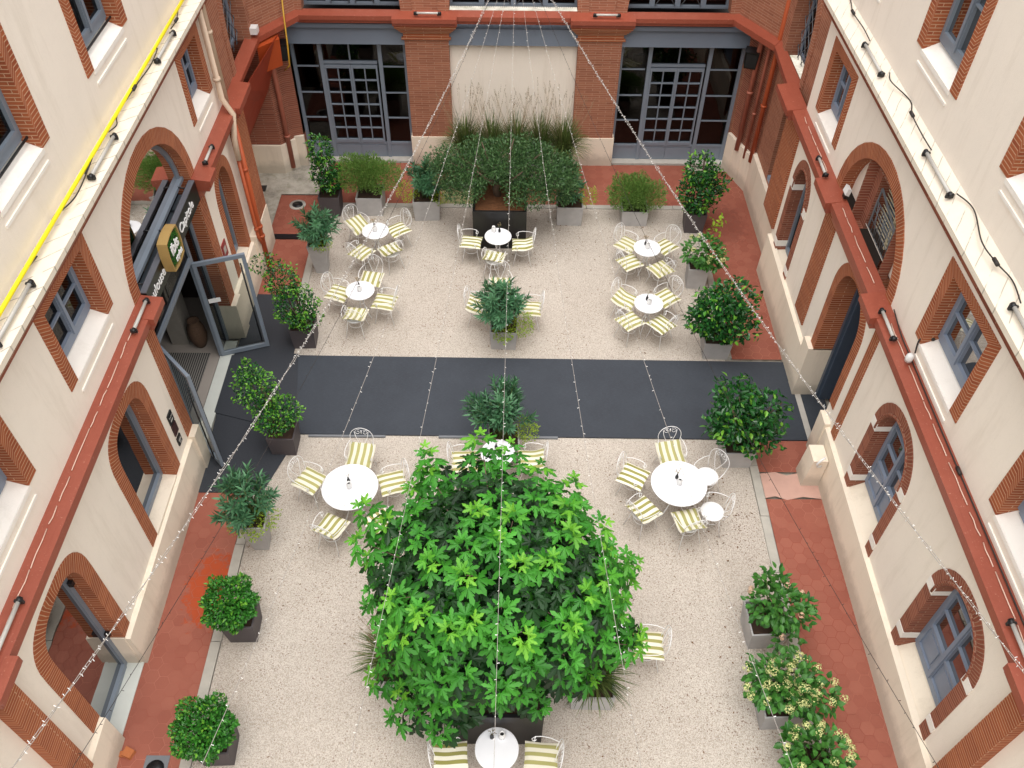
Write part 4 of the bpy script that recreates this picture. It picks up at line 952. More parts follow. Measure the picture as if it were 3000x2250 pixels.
# sign fascia
def text(s_, size, mat, root, M4, name='lettering', ext=.006, sp=1.0, bold=0):
    cu = bpy.data.curves.new('txt', 'FONT'); cu.body = s_; cu.size = size; cu.extrude = ext; cu.align_x = 'CENTER'; cu.align_y = 'CENTER'; cu.space_character = sp; cu.offset = bold
    to = bpy.data.objects.new('txt', cu); C.objects.link(to); bpy.context.view_layer.update()
    me = bpy.data.meshes.new_from_object(to); me.transform(M4); me.materials.clear(); me.materials.append(M[mat])
    bpy.data.objects.remove(to); o = bpy.data.objects.new(name, me); C.objects.link(o); o.parent = root
    if root.get('_w'): o.matrix_parent_inverse = root.matrix_basis.inverted()
    return o
def face_px(x, y, z, tilt=0, rot=0):   # local text x -> +y world, text y -> +z, normal -> +x
    return Matrix(((0, 0, 1, x), (1, 0, 0, y), (0, 1, 0, z), (0, 0, 0, 1))) @ Matrix.Rotation(rot, 4, 'Z')
SG = thing('sign_fascia', 'black fascia with white lettering above the glass entrance', 'sign', (-5.55, 11.4, 3.8), world=True)
b = MB(); b.box(-5.62, -5.50, 9.92, 12.86, 3.56, 3.95); b.build('board', 'sign_black', SG)
b = MB(); b.box(-5.60, -5.502, 9.92, 12.86, 3.951, 3.97); simple('cover_grey', S('5c5e66'), .5, .1, 4); b.build('cover_strip', 'cover_grey', SG)
b = MB()
for y in (10.1, 11.4, 12.6): b.tube([(-5.72, y, 4.0), (-5.6, y, 3.98)], .015, 6)
b.build('bracket', 'black', SG)
text('Toulouse', .24, 'white_letter', SG, face_px(-5.495, 10.27, 3.76)); text('Capitole', .24, 'white_letter', SG, face_px(-5.495, 12.1, 3.76))
LG = thing('logo_box', 'square wooden edged sign with green foliage face and white lettering', 'sign', (-5.4, 11.0, 4.0), world=True)
b = MB(); y0, y1, z0, z1 = 10.73, 11.26, 3.70, 4.24
for k in range(4):
    Q = [((y0, z0), (y1, z0)), ((y1, z0), (y1, z1)), ((y1, z1), (y0, z1)), ((y0, z1), (y0, z0))][k]
    pts = []
    for t in range(9):
        t /= 8; y = Q[0][0]+(Q[1][0]-Q[0][0])*t; z = Q[0][1]+(Q[1][1]-Q[0][1])*t; s_ = math.sin(PI*t)*.035
        if k == 0: z -= s_
        elif k == 1: y += s_
        elif k == 2: z += s_
        else: y -= s_
        pts.append((y, z))
    cy, cz = 10.99, 3.98
    for t in range(8):
        a, c_ = pts[t], pts[t+1]; ai, ci = [(cy+(p[0]-cy)*.93, cz+(p[1]-cz)*.93) for p in (a, c_)]
        b.hexa([(-5.49, *a), (-5.49, *c_), (-5.49, *ci), (-5.49, *ai)], [(-5.33, *a), (-5.33, *c_), (-5.33, *ci), (-5.33, *ai)])
b.build('wooden_edge', 'wood_pale', LG)
b = MB(); b.box(-5.48, -5.37, y0+.02, y1-.02, z0+.02, z1-.02); b.build('back_panel', 'leaf_maple_dark', LG)
b = MB()
for k in range(900):
    y, z = U(y0+.03, y1-.03), U(z0+.03, z1-.03); x = -5.365+U(0, .025); a = U(0, 6.28); l = .018
    b.face([(x, y, z), (x+.01, y+l*math.cos(a), z+l*math.sin(a)), (x, y+l*1.4*math.cos(a+.6), z+l*1.4*math.sin(a+.6))])
b.build('foliage', 'leaf_box', LG)
text('ibis', .27, 'white_letter', LG, face_px(-5.322, 10.97, 4.04), bold=.006); text('styles', .14, 'white_letter', LG, face_px(-5.322, 11.03, 3.83), bold=.003)
# ------------------------------------------------------------------ furniture
def make_chair():
    t = thing('bistro_chair', 'x', 'chair'); r = .0048
    b = MB(); b.lathe((0, 0, .44), [(.001, -.004), (.185, -.006), (.20, 0), (.20, .008), (.185, .014), (.001, .012)], 28); b.build('seat', 'white_metal', t)
    # local +y = facing direction (front of the seat)
    for sx, sy in ((1, 1), (-1, 1), (1, -1), (-1, -1)):
        b = MB(); b.tube([(sx*.13, sy*.13, .44), (sx*.155, sy*.155, .25), (sx*.20, sy*.21, 0)], r+.0015, 6); b.build('leg', 'white_metal', t)
    b = MB(); b.tube([(.15*math.cos(a), .15*math.sin(a), .27) for a in [i*PI/10 for i in range(20)]], .005, 5, closed=True); b.build('stretcher', 'white_metal', t)
    def bk(x, h): return (x, -.185-.11*(h-.44)/.5, h)
    b = MB(); pts = [bk(-.15, .44), bk(-.185, .55), bk(-.205, .68)]+[bk(.21*math.cos(PI-PI*i/14), .72+.20*math.sin(PI*i/14)) for i in range(15)]+[bk(.205, .68), bk(.185, .55), bk(.15, .44)]
    b.tube(pts, r+.001, 6)
    bo = b.build('backrest', 'white_metal', t)
    b = MB()
    for s_ in (1, -1):
        sp = []
        for i in range(22):
            a = i/21*2.6*PI; rad = .012+.045*(i/21); sp.append(bk(s_*(.062+rad*math.cos(a+PI*.1)), .84-.01+rad*math.sin(a+PI*.1)))
        b.tube(sp, .0038, 5)
        b.tube([bk(s_*.125, .84), bk(s_*.11, .74), bk(s_*.05, .58), bk(s_*.008, .5), bk(s_*.03, .45)], .0055, 5)
        b.tube([bk(s_*.005, .87), bk(s_*.004, .8)], .005, 5)
    b.build('scroll', 'white_metal', bo)
    for s_ in (1, -1):
        b = MB(); b.tube([bk(s_*.2, .66), (s_*.235, -.12, .665), (s_*.25, .0, .66), (s_*.245, .1, .64), (s_*.225, .15, .60), (s_*.215, .14, .555), (s_*.22, .10, .55), (s_*.225, .09, .58)], .0065, 6)
        b.tube([(s_*.24, .1, .635), (s_*.235, .12, .52), (s_*.18, .1, .445)], .006, 6); b.build('armrest', 'white_metal', t)
    return t
def make_cushion(fold=0):
    n = 14; L = .475; vs = []; uv = []; fs = []
    for sgn in (1, -1):
        base = len(vs)
        for j in range(n+1):
            for i in range(n+1):
                u, v = i/n*2-1, j/n*2-1
                e = (1-abs(u)**3.2)*(1-abs(v)**3.2); pin = 1-.06*(1-u*u)*abs(v)**3-.06*(1-v*v)*abs(u)**3
                x = u*L/2*(1-.07*(1-abs(v))**0*(1-abs(u*v))**1*.6); y = v*L/2*(1-.05*(1-abs(u*v)))
                z = .034+sgn*(.036*e**.55)+.004*math.sin(u*5+v*2)*e-.018*(u*u)*1.0*(1 if fold else .3)
                if fold: z += .05*max(0, -v)**2*2
                vs.append((x, y, z)); uv.append((i/n, j/n))
        for j in range(n):
            for i in range(n):
                a = base+j*(n+1)+i; q = (a, a+1, a+n+2, a+n+1); fs.append(q if sgn > 0 else q[::-1])
    b = MB(); b.mesh(vs, fs, 0, True, uv); return b.build('seat_cushion', 'cushion')
def make_table(R_, big):
    t = thing('round_table', 'x', 'table'); b = MB(); H = .72
    b.lathe((0, 0, H), [(.001, -.012), (R_-.02, -.014), (R_-.004, -.022), (R_, -.012), (R_, -.002), (R_-.006, .002), (R_-.03, 0), (.001, .0)], 48)
    top = b.build('table_top', 'table_white', t)
    if big:
        b = MB()
        for i in range(56):
            a = i*2*PI/56
            if i % 4 == 3: continue
            P2 = lambda rr_, aa, z: (rr_*math.cos(aa), rr_*math.sin(aa), H+z)
            b.face([P2(R_*.80, a, .0035), P2(R_*.80, a+.07, .0035), P2(R_*.825, a+.07, .0035), P2(R_*.825, a, .0035)])
        b.build('perforation', 'tube_lamp', top)
    k = 4
    for i in range(k):
        a = PI/4+i*PI/2; c_, s_ = math.cos(a), math.sin(a); c2, s2 = math.cos(a+PI), math.sin(a+PI)
        b = MB(); q = R_*.8
        b.tube([(c_*q*.55, s_*q*.55, H-.015), (c_*q*.30, s_*q*.30, .5), (c_*q*.16, s_*q*.16, .38), (c_*q*.45, s_*q*.45, .16), (c_*q*.85, s_*q*.85, 0)], .010, 6); b.build('leg', 'white_metal', t)
    b = MB(); b.tube([(.16*R_*math.cos(a), .16*R_*math.sin(a), .38) for a in [i*PI/8 for i in range(16)]], .007, 5, closed=True); b.tube([(R_*.62*math.cos(a), R_*.62*math.sin(a), H-.03) for a in [i*PI/12 for i in range(24)]], .006, 5, closed=True); b.build('brace', 'white_metal', t)
    return t
def make_jar():
    t = thing('jug', 'x', 'jug'); b = MB(); b.lathe((0, 0, 0), [(.035, 0), (.045, .01), (.048, .06), (.046, .10), (.034, .125), (.036, .14), (.030, .138), (.026, .1)], 18); b.build('body', 'white_plastic', t)
    b = MB(); b.lathe((0, 0, .112), [(.028, 0), (.001, .001)], 16); b.build('opening', 'black', t); return t
def make_vase():
    t = thing('bud_vase', 'x', 'vase'); b = MB(); b.lathe((0, 0, 0), [(.022, 0), (.03, .02), (.028, .06), (.012, .10), (.014, .12)], 12); b.build('bottle', 'black', t)
    b = MB()
    for i in range(5):
        a = U(0, 6.28); e = (math.cos(a)*U(.02, .06), math.sin(a)*U(.02, .06), U(.18, .25)); b.tube([(0, 0, .11), (e[0]*.4, e[1]*.4, .17), e], .0018, 4, mi=0)
        for k in range(3):
            q = Vector(e)+Vector((U(-.02, .02), U(-.02, .02), U(-.03, .01))); b.mesh([q, q+Vector((.016, .004, .008)), q+Vector((.02, .014, .016)), q+Vector((.002, .014, .01))], [(0, 1, 2, 3)], mi=1)
    b.build('sprig', ['stem_green', 'plume'], t); return t
CH0, CU0, CU1, TS0, TB0, J0, V0 = make_chair(), make_cushion(0), make_cushion(1), make_table(.30, 0), make_table(.48, 1), make_jar(), make_vase()
used = set()
def place(proto, loc, rz, label, cat, group=None, s=1.0):
    o = proto if proto.name not in used else copy_tree(proto)
    used.add(proto.name); used.add(o.name)
    o.location = loc; o.rotation_euler = (0, 0, rz); tag(o, label, cat, group); return o
TAB = {
 'rear left table': (-3.00, 15.70, 0), 'table before the olive planter': (-.25, 15.54, 0), 'rear right table': (3.04, 15.18, 0),
 'second table on the left': (-3.10, 13.69, 0), 'second table on the right': (2.89, 13.37, 0), 'table behind the central oleander': (-.08, 13.42, 0),
 'large left table': (-2.67, 8.69, 1), 'large right table': (2.94, 8.82, 1), 'table just behind the maple': (-.17, 9.44, 0),
 'table under the right maple branches': (1.6, 6.0, 0), 'table under the left maple branches': (-.72, 6.9, 0), 'table before the maple planter': (-.11, 4.34, 0)}
CHS = {
 'rear left table': (('rear left', -3.47, 16.17), ('rear right', -2.55, 16.05), ('front left', -3.28, 15.22), ('front right', -2.64, 15.30)),
 'table before the olive planter': (('left', -.86, 15.62), ('right', .30, 15.55), ('front', -.34, 15.08)),
 'rear right table': (('rear left', 2.66, 15.58), ('rear right', 3.50, 15.52), ('front left', 2.66, 14.96), ('front right', 3.32, 14.74)),
 'second table on the left': (('rear right', -2.96, 14.33), ('left', -3.60, 13.86), ('front right', -2.60, 13.60), ('front left', -3.17, 13.18)),
 'second table on the right': (('rear left', 2.46, 13.73), ('rear right', 3.32, 13.80), ('front left', 2.50, 13.08), ('front right', 3.14, 12.99)),
 'table behind the central oleander': (('rear', -.17, 14.17), ('right', .44, 13.43), ('left', -.62, 13.5)),
 'large left table': (('rear', -2.62, 9.52), ('right', -1.99, 8.95), ('left', -3.43, 8.98), ('front left', -2.93, 8.03), ('front right', -2.12, 8.12)),
 'large right table': (('rear', 2.93, 9.62), ('rear right', 3.52, 9.17), ('front right', 3.50, 8.43), ('front', 3.06, 8.20), ('front left', 2.32, 8.41), ('left', 2.21, 9.13)),
 'table just behind the maple': (('right', .42, 9.47), ('left', -.76, 9.42)),
 'table under the right maple branches': (('right', 2.15, 5.98), ('rear', 1.55, 6.6)),
 'table under the left maple branches': (('left', -1.28, 6.88),),
 'table before the maple planter': (('left', -.74, 4.28), ('right', .50, 4.29))}
for tn, (x, y, big) in TAB.items():
    nm = tn.replace('table', '').strip()
    place(TB0 if big else TS0, (x, y, 0), U(-.4, .4), ('white round garden table with ring pattern, %s' if big else 'small white round metal table, %s') % ('the '+tn), 'table', 'large round tables' if big else 'small round tables')
    jr = .1 if big else .06; ja = U(0, 6.28)
    if 'before' in tn: jx, jy, vx, vy = x-.10 if 'olive' in tn else x+.07, y+.16, x+.03 if 'olive' in tn else x-.07, y+.15
    else: jx, jy, vx, vy = x+.0, y-.02, x-.03, y+.10
    place(J0, (jx, jy, .722), 0, 'white jug on the %s' % tn, 'jug', 'white jugs on the tables'); place(V0, (vx, vy, .722), U(0, 6), 'dark bud vase with dry sprig on the %s' % tn, 'vase', 'bud vases on the tables')
    for (sd_, cx, cy) in CHS[tn]:
        rz = math.atan2(-(x-cx), (y-cy))+U(-.14, .14)
        bare = tn == 'large right table' and sd_ in ('rear right', 'front right')
        if tn == 'large right table' and sd_ == 'rear right': rz = 2.25
        if tn == 'large right table' and sd_ == 'front right': rz = 1.35
        place(CH0, (cx, cy, 0), rz, ('white scroll back chair without cushion at the %s of the %s' if bare else 'white scroll back metal chair at the %s of the %s') % (sd_, tn), 'chair', 'bistro chairs around the tables')
        if not bare:
            c_ = place(CU1 if R() < .35 else CU0, (cx, cy, .453), rz+U(-.08, .08), 'striped cushion on the %s chair of the %s' % (sd_, tn), 'cushion', 'striped seat cushions')
            c_.rotation_euler.x = U(-.04, .04); c_.rotation_euler.y = U(-.06, .06)
            if tn == 'rear left table' and sd_ == 'rear left': c_.rotation_euler.x = -.35; c_.location.z = .50
# ------------------------------------------------------------------ plants
def rv(): 
    while True:
        v = Vector((U(-1, 1), U(-1, 1), U(-1, 1)))
        if .05 < v.length < 1: return v.normalized()
def leaf4(b, p, d, n, L, W_, mi=0, fold=.25, droop=.15):
    d = d.normalized(); s_ = d.cross(n); s_ = s_.normalized() if s_.length > 1e-3 else d.orthogonal().normalized(); n = s_.cross(d)
    p1 = p+d*L*.33-n*L*droop*.1; p2 = p+d*L*.7-n*L*droop*.5; p3 = p+d*L-n*L*droop
    i = len(b.v); up = n*W_*fold
    b.v += [tuple(q) for q in (p, p1, p1+s_*W_*.5+up, p1-s_*W_*.5+up, p2, p2+s_*W_*.38+up*.8, p2-s_*W_*.38+up*.8, p3)]
    for f in ((0, 1, 2), (0, 3, 1), (1, 4, 5, 2), (1, 3, 6, 4), (4, 7, 5), (4, 6, 7)):
        b.f.append(tuple(i+k for k in f)); b.u.append(None); b.mi.append(mi); b.sm.append(False)
def leaf2(b, p, d, n, L, W_, mi=0):
    d = d.normalized(); s_ = d.cross(n); s_ = s_.normalized() if s_.length > 1e-3 else d.orthogonal().normalized()
    i = len(b.v); b.v += [tuple(q) for q in (p, p+d*L*.5+s_*W_*.5, p+d*L, p+d*L*.5-s_*W_*.5)]
    b.f.append((i, i+1, i+2, i+3)); b.u.append(None); b.mi.append(mi); b.sm.append(False)
def planter(root, w0, w1, h, mat, x=0, y=0, rz=0, soil='soil', t=.025):
    b = MB(); c_, s_ = math.cos(rz), math.sin(rz)
    def q(a, z): return [(x+(u*c_-v*s_), y+(u*s_+v*c_), z) for u, v in ((-a, -a), (a, -a), (a, a), (-a, a))]
    B0, T0, T1, S0 = q(w0/2, 0), q(w1/2, h), q(w1/2-t, h), q(w1/2-t-.005, h-.07)
    b.mesh(B0+T0+T1+S0, [(3, 2, 1, 0)]+[(i, (i+1) % 4, 4+(i+1) % 4, 4+i) for i in range(4)]+[(4+i, 4+(i+1) % 4, 8+(i+1) % 4, 8+i) for i in range(4)]+[(8+i, 8+(i+1) % 4, 12+(i+1) % 4, 12+i) for i in range(4)])
    o = b.build('planter', mat, root); b = MB(); n = 8; vs = []
    for j in range(n+1):
        for i in range(n+1):
            u, v = (i/n*2-1)*(w1/2-t), (j/n*2-1)*(w1/2-t); vs.append((x+(u*c_-v*s_), y+(u*s_+v*c_), h-.06+U(-.012, .02)))
    b.mesh(vs, [(j*(n+1)+i, j*(n+1)+i+1, (j+1)*(n+1)+i+1, (j+1)*(n+1)+i) for j in range(n) for i in range(n)], 0, True); b.build('soil', soil, root); return o
def blob_pts(lobes, n, shell=.55):
    tot = sum(l[3]*l[4]*l[5] for l in lobes); out = []
    for (cx, cy, cz, rx, ry, rz) in lobes:
        for _ in range(int(n*rx*ry*rz/tot)):
            v = rv(); r_ = U(shell**3, 1)**(1/3)
            r_ *= 1+.10*math.sin(v.x*7+cx*9)+.10*math.sin(v.y*8+v.z*6)
            out.append((Vector((cx+v.x*rx*r_, cy+v.y*ry*r_, cz+v.z*rz*r_)), v, r_))
    return out
def stems(b, base, tips, r=.012, mi=0):
    for t in tips:
        t = Vector(t); m_ = (Vector(base)*.5+t*.5)+Vector((U(-.04, .04), U(-.04, .04), .03)); b.tube([base, m_, t], r, 5, mi, r*.45)
def shrub(root, lobes, n, L, W_, mats, base, tip=.12, gloss=True, up=.5, shell=.5, fol='foliage', tr=.02):
    b = MB(); P_ = blob_pts(lobes, n, shell)
    for p, v, r_ in P_:
        d = (v*.7+rv()*.8+Vector((0, 0, up*.3))).normalized(); nn = (Vector((0, 0, 1))*up+v*.6+rv()*.5).normalized()
        mi = 1 if (len(mats) > 1 and r_ > .9 and R() < tip*3) or (len(mats) > 1 and R() < tip*.4) else 0
        (leaf4 if L > .045 else leaf2)(b, p, d, nn, L*U(.7, 1.2), W_*U(.8, 1.15), mi)
    b.build(fol, mats, root)
    b = MB(); tips = [p for p, v, r_ in random.sample(P_, min(14, len(P_)))]
    stems(b, base, tips, tr); b.build('stem', 'bark', root)
def pot(label, x, y, w0, w1, h, mat, cat='potted shrub', rz=0, group=None, name='potted_shrub'):
    t = thing(name, label, cat, (x, y, 0), U(-.06, .06)+rz, group=group); planter(t, w0, w1, h, mat); return t
def oleander(t, h0, cx, cy, cz, rx, rz_, n=34, L=.18, W_=.036, mats=('leaf_oleander',)):
    b = MB(); st = MB()
    for i in range(int(n*1.7)):
        v = rv(); v.z = abs(v.z)*.9+.0 if R() < .7 else v.z*.6; v = v*U(.55, 1.05); tip = Vector((cx+v.x*rx, cy+v.y*rx, cz+v.z*rz_*U(.6, 1)))
        base = Vector((U(-.1, .1), U(-.1, .1), h0)); m_ = base*.45+tip*.55+Vector((-v.x*.08, -v.y*.08, .08))
        st.tube([base, m_, tip], .008, 5, 0, .004); ax = (tip-m_).normalized()
        k = random.randint(16, 24)
        for j in range(k):
            s_ = j/k; p = tip-ax*(.24*(1-s_)); o_ = ax.orthogonal().normalized(); a = j*2.4
            q = Matrix.Rotation(a, 3, ax) @ o_
            d = (q*(1.1-.75*s_)+ax*(.35+.6*s_)+Vector((0, 0, -.10))).normalized()
            leaf4(b, p, d, ax, L*U(.75, 1.1), W_*U(.85, 1.2), 0, .15, .22)
    b.build('foliage', list(mats), t); st.build('stem', 'stem_green', t)
def under(t, cx, cy, cz, r, n=350, rz_=.16):
    b = MB()
    for p, v, r_ in blob_pts([(cx, cy, cz, r, r, rz_)], n, .2): leaf2(b, p, rv()+v, Vector((0, 0, 1)), U(.03, .05), .022)
    b.build('underplanting', 'leaf_yellow', t)
GL = ['leaf_gloss', 'leaf_gloss_tip']
# back row
t = pot('tall glossy shrub in a dark planter at the rear left corner of the gravel', -4.29, 17.38, .44, .5, .55, 'planter_dark')
shrub(t, [(-.02, 0, 1.15, .34, .34, .42), (-.05, 0, 1.7, .30, .30, .34), (.05, 0, .85, .32, .32, .25)], 1300, .09, .042, GL, (0, 0, .5), .2)
t = pot('feathery light green shrub in a grey planter behind the rear left table', -3.35, 17.5, .6, .62, .5, 'planter_light')
def feather(t, cx, cz, rx, rz_, n=9000):
    b = MB(); 
    for p, v, r_ in blob_pts([(cx-rx*.35, 0, cz, rx*.7, .45, rz_), (cx+rx*.4, 0, cz-.05, rx*.65, .45, rz_*.85), (cx, 0, cz+.1, rx*.6, .4, rz_*.9)], n, .25):
        leaf2(b, p, v*.6+rv()*.6+Vector((0, 0, .6)), rv(), U(.05, .085), U(.015, .026))
    b.build('foliage', 'leaf_feather', t); s_ = MB(); stems(s_, (0, 0, .4), [(U(-rx, rx)*.8+cx, U(-.3, .3), cz+U(0, rz_)) for _ in range(22)], .006); s_.build('stem', 'stem_green', t)
feather(t, -.02, .98, .80, .42)
t = pot('oleander with yellow green skirt in a pale planter, left of the olive tree', -1.98, 17.32, .58, .64, .55, 'planter_light')
oleander(t, .5, .0, 0, 1.0, .46, .60, 30); under(t, -.42, -.1, .72, .28, 420, .26); under(t, .3, -.2, .6, .2, 330)
t = pot('oleander in a pale planter half hidden by the right side of the olive crown', 1.43, 17.18, .58, .62, .52, 'planter_light')
oleander(t, .5, -.05, 0, .85, .38, .45, 22); under(t, .42, -.05, .70, .26, 400, .22)
t = pot('feathery light green shrub in a grey planter behind the rear right table', 2.98, 17.2, .6, .62, .4, 'planter_light')
feather(t, .0, .72, .66, .44, 8000)
t = pot('tall glossy camellia in a dark planter at the rear right corner of the gravel', 4.37, 16.85, .42, .5, .55, 'planter_dark')
shrub(t, [(0, 0, 1.05, .5, .42, .42), (-.05, 0, 1.6, .38, .34, .42), (.2, 0, 1.3, .42, .34, .3), (.05, -.1, .75, .36, .3, .2)], 1700, .10, .048, GL, (0, 0, .5), .12)
# olive tree
t = thing('olive_tree', 'wide dark olive tree in a large black planter against the rear panel', 'tree', (-.22, 16.6, 0)); planter(t, 1.2, 1.22, 1.05, 'planter_black', soil='leaf_litter', t=.05)
b = MB(); lob = [(-.65, .1, 1.7, .8, .7, .5), (.85, .1, 1.6, .8, .7, .5), (.15, .25, 1.85, .8, .7, .42), (-1.1, .1, 1.5, .42, .45, .38), (1.35, 0, 1.3, .42, .45, .42), (.65, -.35, 1.38, .6, .4, .36), (-.8, -.3, 1.42, .5, .4, .33)]
for _ in range(26):
    v = rv(); c0 = random.choice(lob[:5]); q = (c0[0]+v.x*c0[3]*.95, c0[1]+v.y*c0[4]*.9, c0[2]+abs(v.z)*c0[5]*1.0); lob.append(q+(U(.18, .34), U(.18, .3), U(.14, .26)))
for p, v, r_ in blob_pts(lob, 24000, .4):
    d = (v*.8+rv()*.8+Vector((0, 0, .35))); leaf2(b, p, d, (v+rv()*.8+Vector((0, 0, .5))).normalized(), U(.055, .09), U(.02, .03))
b.build('crown', 'leaf_olive', t)
b = MB(); b.tube([(-.05, .1, .95), (-.1, .08, 1.2), (-.02, .1, 1.5)], .09, 10, 0, .07)
for e in ((-.9, .1, 2.0), (-.4, .2, 2.3), (.3, .2, 2.4), (.9, .1, 2.1), (.5, -.3, 1.9), (-.5, -.3, 1.9), (1.2, 0, 1.7), (-1.1, 0, 1.9)): b.tube([(-.02, .1, 1.35), (e[0]*.5, e[1], 1.65), e], .05, 7, 0, .012)
b.build('trunk', 'bark', t)
def grass(t, cx, cy, cz, n, L, sp, plumes=20, pl=.14, mat='leaf_grass'):
    b = MB()
    for i in range(n):
        a = U(0, 2*PI); rr_ = sp*U(.3, 1.1); l = L*U(.6, 1.1); p0 = Vector((cx+U(-.08, .08), cy+U(-.08, .08), cz)); dx, dy = math.cos(a)*rr_, math.sin(a)*rr_
        pts = [p0+Vector((dx*s_**1.4, dy*s_**1.4, l*(s_*1.15-.72*s_*s_*(rr_/sp)*1.1))) for s_ in (0, .3, .6, .85, 1.0)]
        sd_ = Vector((-math.sin(a), math.cos(a), 0)); k = len(b.v)
        for s_, q in zip((.006, .007, .0055, .004, .0008), pts): b.v += [tuple(q+sd_*s_), tuple(q-sd_*s_)]
        for j in range(4): b.f.append((k+2*j, k+2*j+1, k+2*j+3, k+2*j+2)); b.u.append(None); b.mi.append(0); b.sm.append(False)
    b.build('blades', mat, t)
    b = MB()
    for i in range(plumes):
        a = U(0, 2*PI); rr_ = sp*U(.3, .9); p0 = Vector((cx, cy, cz)); top = Vector((cx+math.cos(a)*rr_, cy+math.sin(a)*rr_*.8, cz+L*U(.85, 1.25))); d = (top-p0).normalized()
        b.tube([p0, p0*.5+top*.5+Vector((0, 0, .06)), top], .0025, 4)
        for k in range(46):
            s_ = U(0, 1); q = top+d*pl*s_+rv()*.003; leaf2(b, q, d*.8+rv()*.7, rv(), .03*(1-.5*s_), .006)
    b.build('plume', 'plume', t)
for i, (x, lab) in enumerate(((-1.1, 'leftmost'), (-.45, 'second from left'), (.15, 'middle'), (.75, 'second from right'), (1.3, 'rightmost'))):
    t = pot('clump of fountain grass with brown plumes behind the olive tree, %s one' % lab, x, 18.6, .42, .5, .7, 'planter_light', 'potted grass', name='potted_grass', group='fountain grasses behind the olive tree')
    grass(t, 0, 0, .65, 620, 1.45, .72, 30, .2)
# left column
t = pot('oleander in a tapered pale planter left of the rear left table', -4.2, 15.2, .26, .44, .8, 'planter_light')
oleander(t, .75, .0, .0, 1.15, .55, .62, 30); under(t, .1, -.15, .85, .22, 340)
t = pot('leaning glossy shrub in a dark planter left of the second left table', -4.2, 12.9, .44, .5, .52, 'planter_dark')
shrub(t, [(-.05, 0, 1.0, .46, .44, .42), (-.25, .1, 1.55, .36, .34, .36), (-.5, .15, 1.95, .34, .26, .14), (.1, -.1, .75, .32, .3, .22)], 2300, .062, .036, GL, (0, 0, .45), .25)
t = pot('two lobed glossy shrub in a dark planter on the near edge of the entrance mat', -4.12, 10.12, .44, .5, .5, 'planter_dark')
shrub(t, [(-.05, 0, .85, .40, .38, .32), (-.38, .25, 1.25, .40, .36, .40), (-.42, .3, 1.65, .26, .24, .25), (.1, .05, .95, .32, .3, .28)], 2400, .06, .034, GL, (0, 0, .45), .35)
t = pot('oleander above a yellow green skirt in a narrow tapered planter beside the left walk', -4.15, 8.0, .24, .42, .78, 'planter_light')
oleander(t, .75, -.08, .05, 1.25, .52, .55, 32); under(t, .0, 0, .80, .42, 900, .2)
def ball(t, r, cz, n=3600, cx=0, cy=0):
    b = MB()
    for p, v, r_ in blob_pts([(cx, cy, cz, r, r, r*.92)], n, .6): leaf4(b, p, v*.8+rv()*.7, (v+rv()*.4+Vector((0, 0, .4))).normalized(), U(.045, .07), U(.028, .038), 1 if r_ > .95 and R() < .25 else 0)
    b.build('foliage', ['leaf_box', 'leaf_gloss_tip'], t); s_ = MB(); stems(s_, (0, 0, .4), [(U(-r, r)*.5, U(-r, r)*.5, cz) for _ in range(10)], .012); s_.build('stem', 'bark', t)
t = pot('round clipped glossy shrub in a dark planter beside the orange damp stain', -4.1, 6.42, .42, .5, .55, 'planter_dark'); ball(t, .41, .83, cx=-.08, cy=.02)
t = pot('round clipped glossy shrub in a dark planter, nearest at lower left', -4.06, 4.55, .42, .5, .55, 'planter_dark'); ball(t, .42, .83, cx=-.06, cy=.0)
# centre oleanders
t = pot('oleander in a grey planter on the far edge of the long mat', -.09, 12.95, .5, .56, .5, 'planter_light')
oleander(t, .45, -.08, .0, 1.05, .60, .62, 42); under(t, .38, -.15, .65, .24, 420, .28); under(t, .0, -.3, .5, .22, 340)
t = pot('oleander in a grey planter on the near edge of the long mat', -.07, 10.0, .5, .56, .5, 'planter_light')
oleander(t, .45, -.05, .25, 1.0, .62, .60, 42); under(t, .42, .05, .60, .24, 420, .25)
# hydrangeas and camellias on the right
def hydra(t, lobes, base, nfl, n=520, fl='petal', fr=.06, spread=1.0):
    b = MB(); P_ = blob_pts(lobes, n, .35)
    for p, v, r_ in P_: leaf4(b, p, v*.8+rv()*.5, (Vector((0, 0, 1))+v*.5+rv()*.3).normalized(), U(.09, .13), U(.06, .085), 0, .12, .2)
    b.build('foliage', 'leaf_hydra', t); s_ = MB(); stems(s_, base, [p for p, v, r_ in random.sample(P_, 14)], .008); s_.build('stem', 'stem_green', t)
    for k in range(nfl):
        lb = random.choice(lobes); v = rv(); v.z = abs(v.z)*.9+.15; v.normalize(); c_ = Vector((lb[0]+v.x*lb[3]*1.05, lb[1]+v.y*lb[4]*1.05, lb[2]+v.z*lb[5]*1.08)); f = MB()
        for j in range(70):
            w_ = rv(); q = c_+Vector((w_.x*fr, w_.y*fr, w_.z*fr*.9))*U(.7, 1); leaf2(f, q, w_.orthogonal()+rv()*.4, w_, .022, .02)
        f.build('flower', fl, t)
t = pot('small hydrangea with yellowing flowers in a pale planter right of the rear right table', 4.15, 14.85, .4, .44, .55, 'planter_light')
hydra(t, [(.05, 0, .9, .44, .4, .30), (.25, -.1, .8, .3, .3, .25)], (0, 0, .5), 9, 380)
s_ = MB()
for i in range(40):
    p = Vector((.28+U(-.15, .15), .35+U(-.12, .12), 1.35+U(-.22, .22))); leaf4(s_, p, rv(), Vector((0, 0, 1)), .09, .06)
s_.build('shoot', 'leaf_yellow', t)
t = pot('large glossy camellia in a pale planter right of the second right table', 4.25, 12.72, .5, .56, .45, 'planter_light')
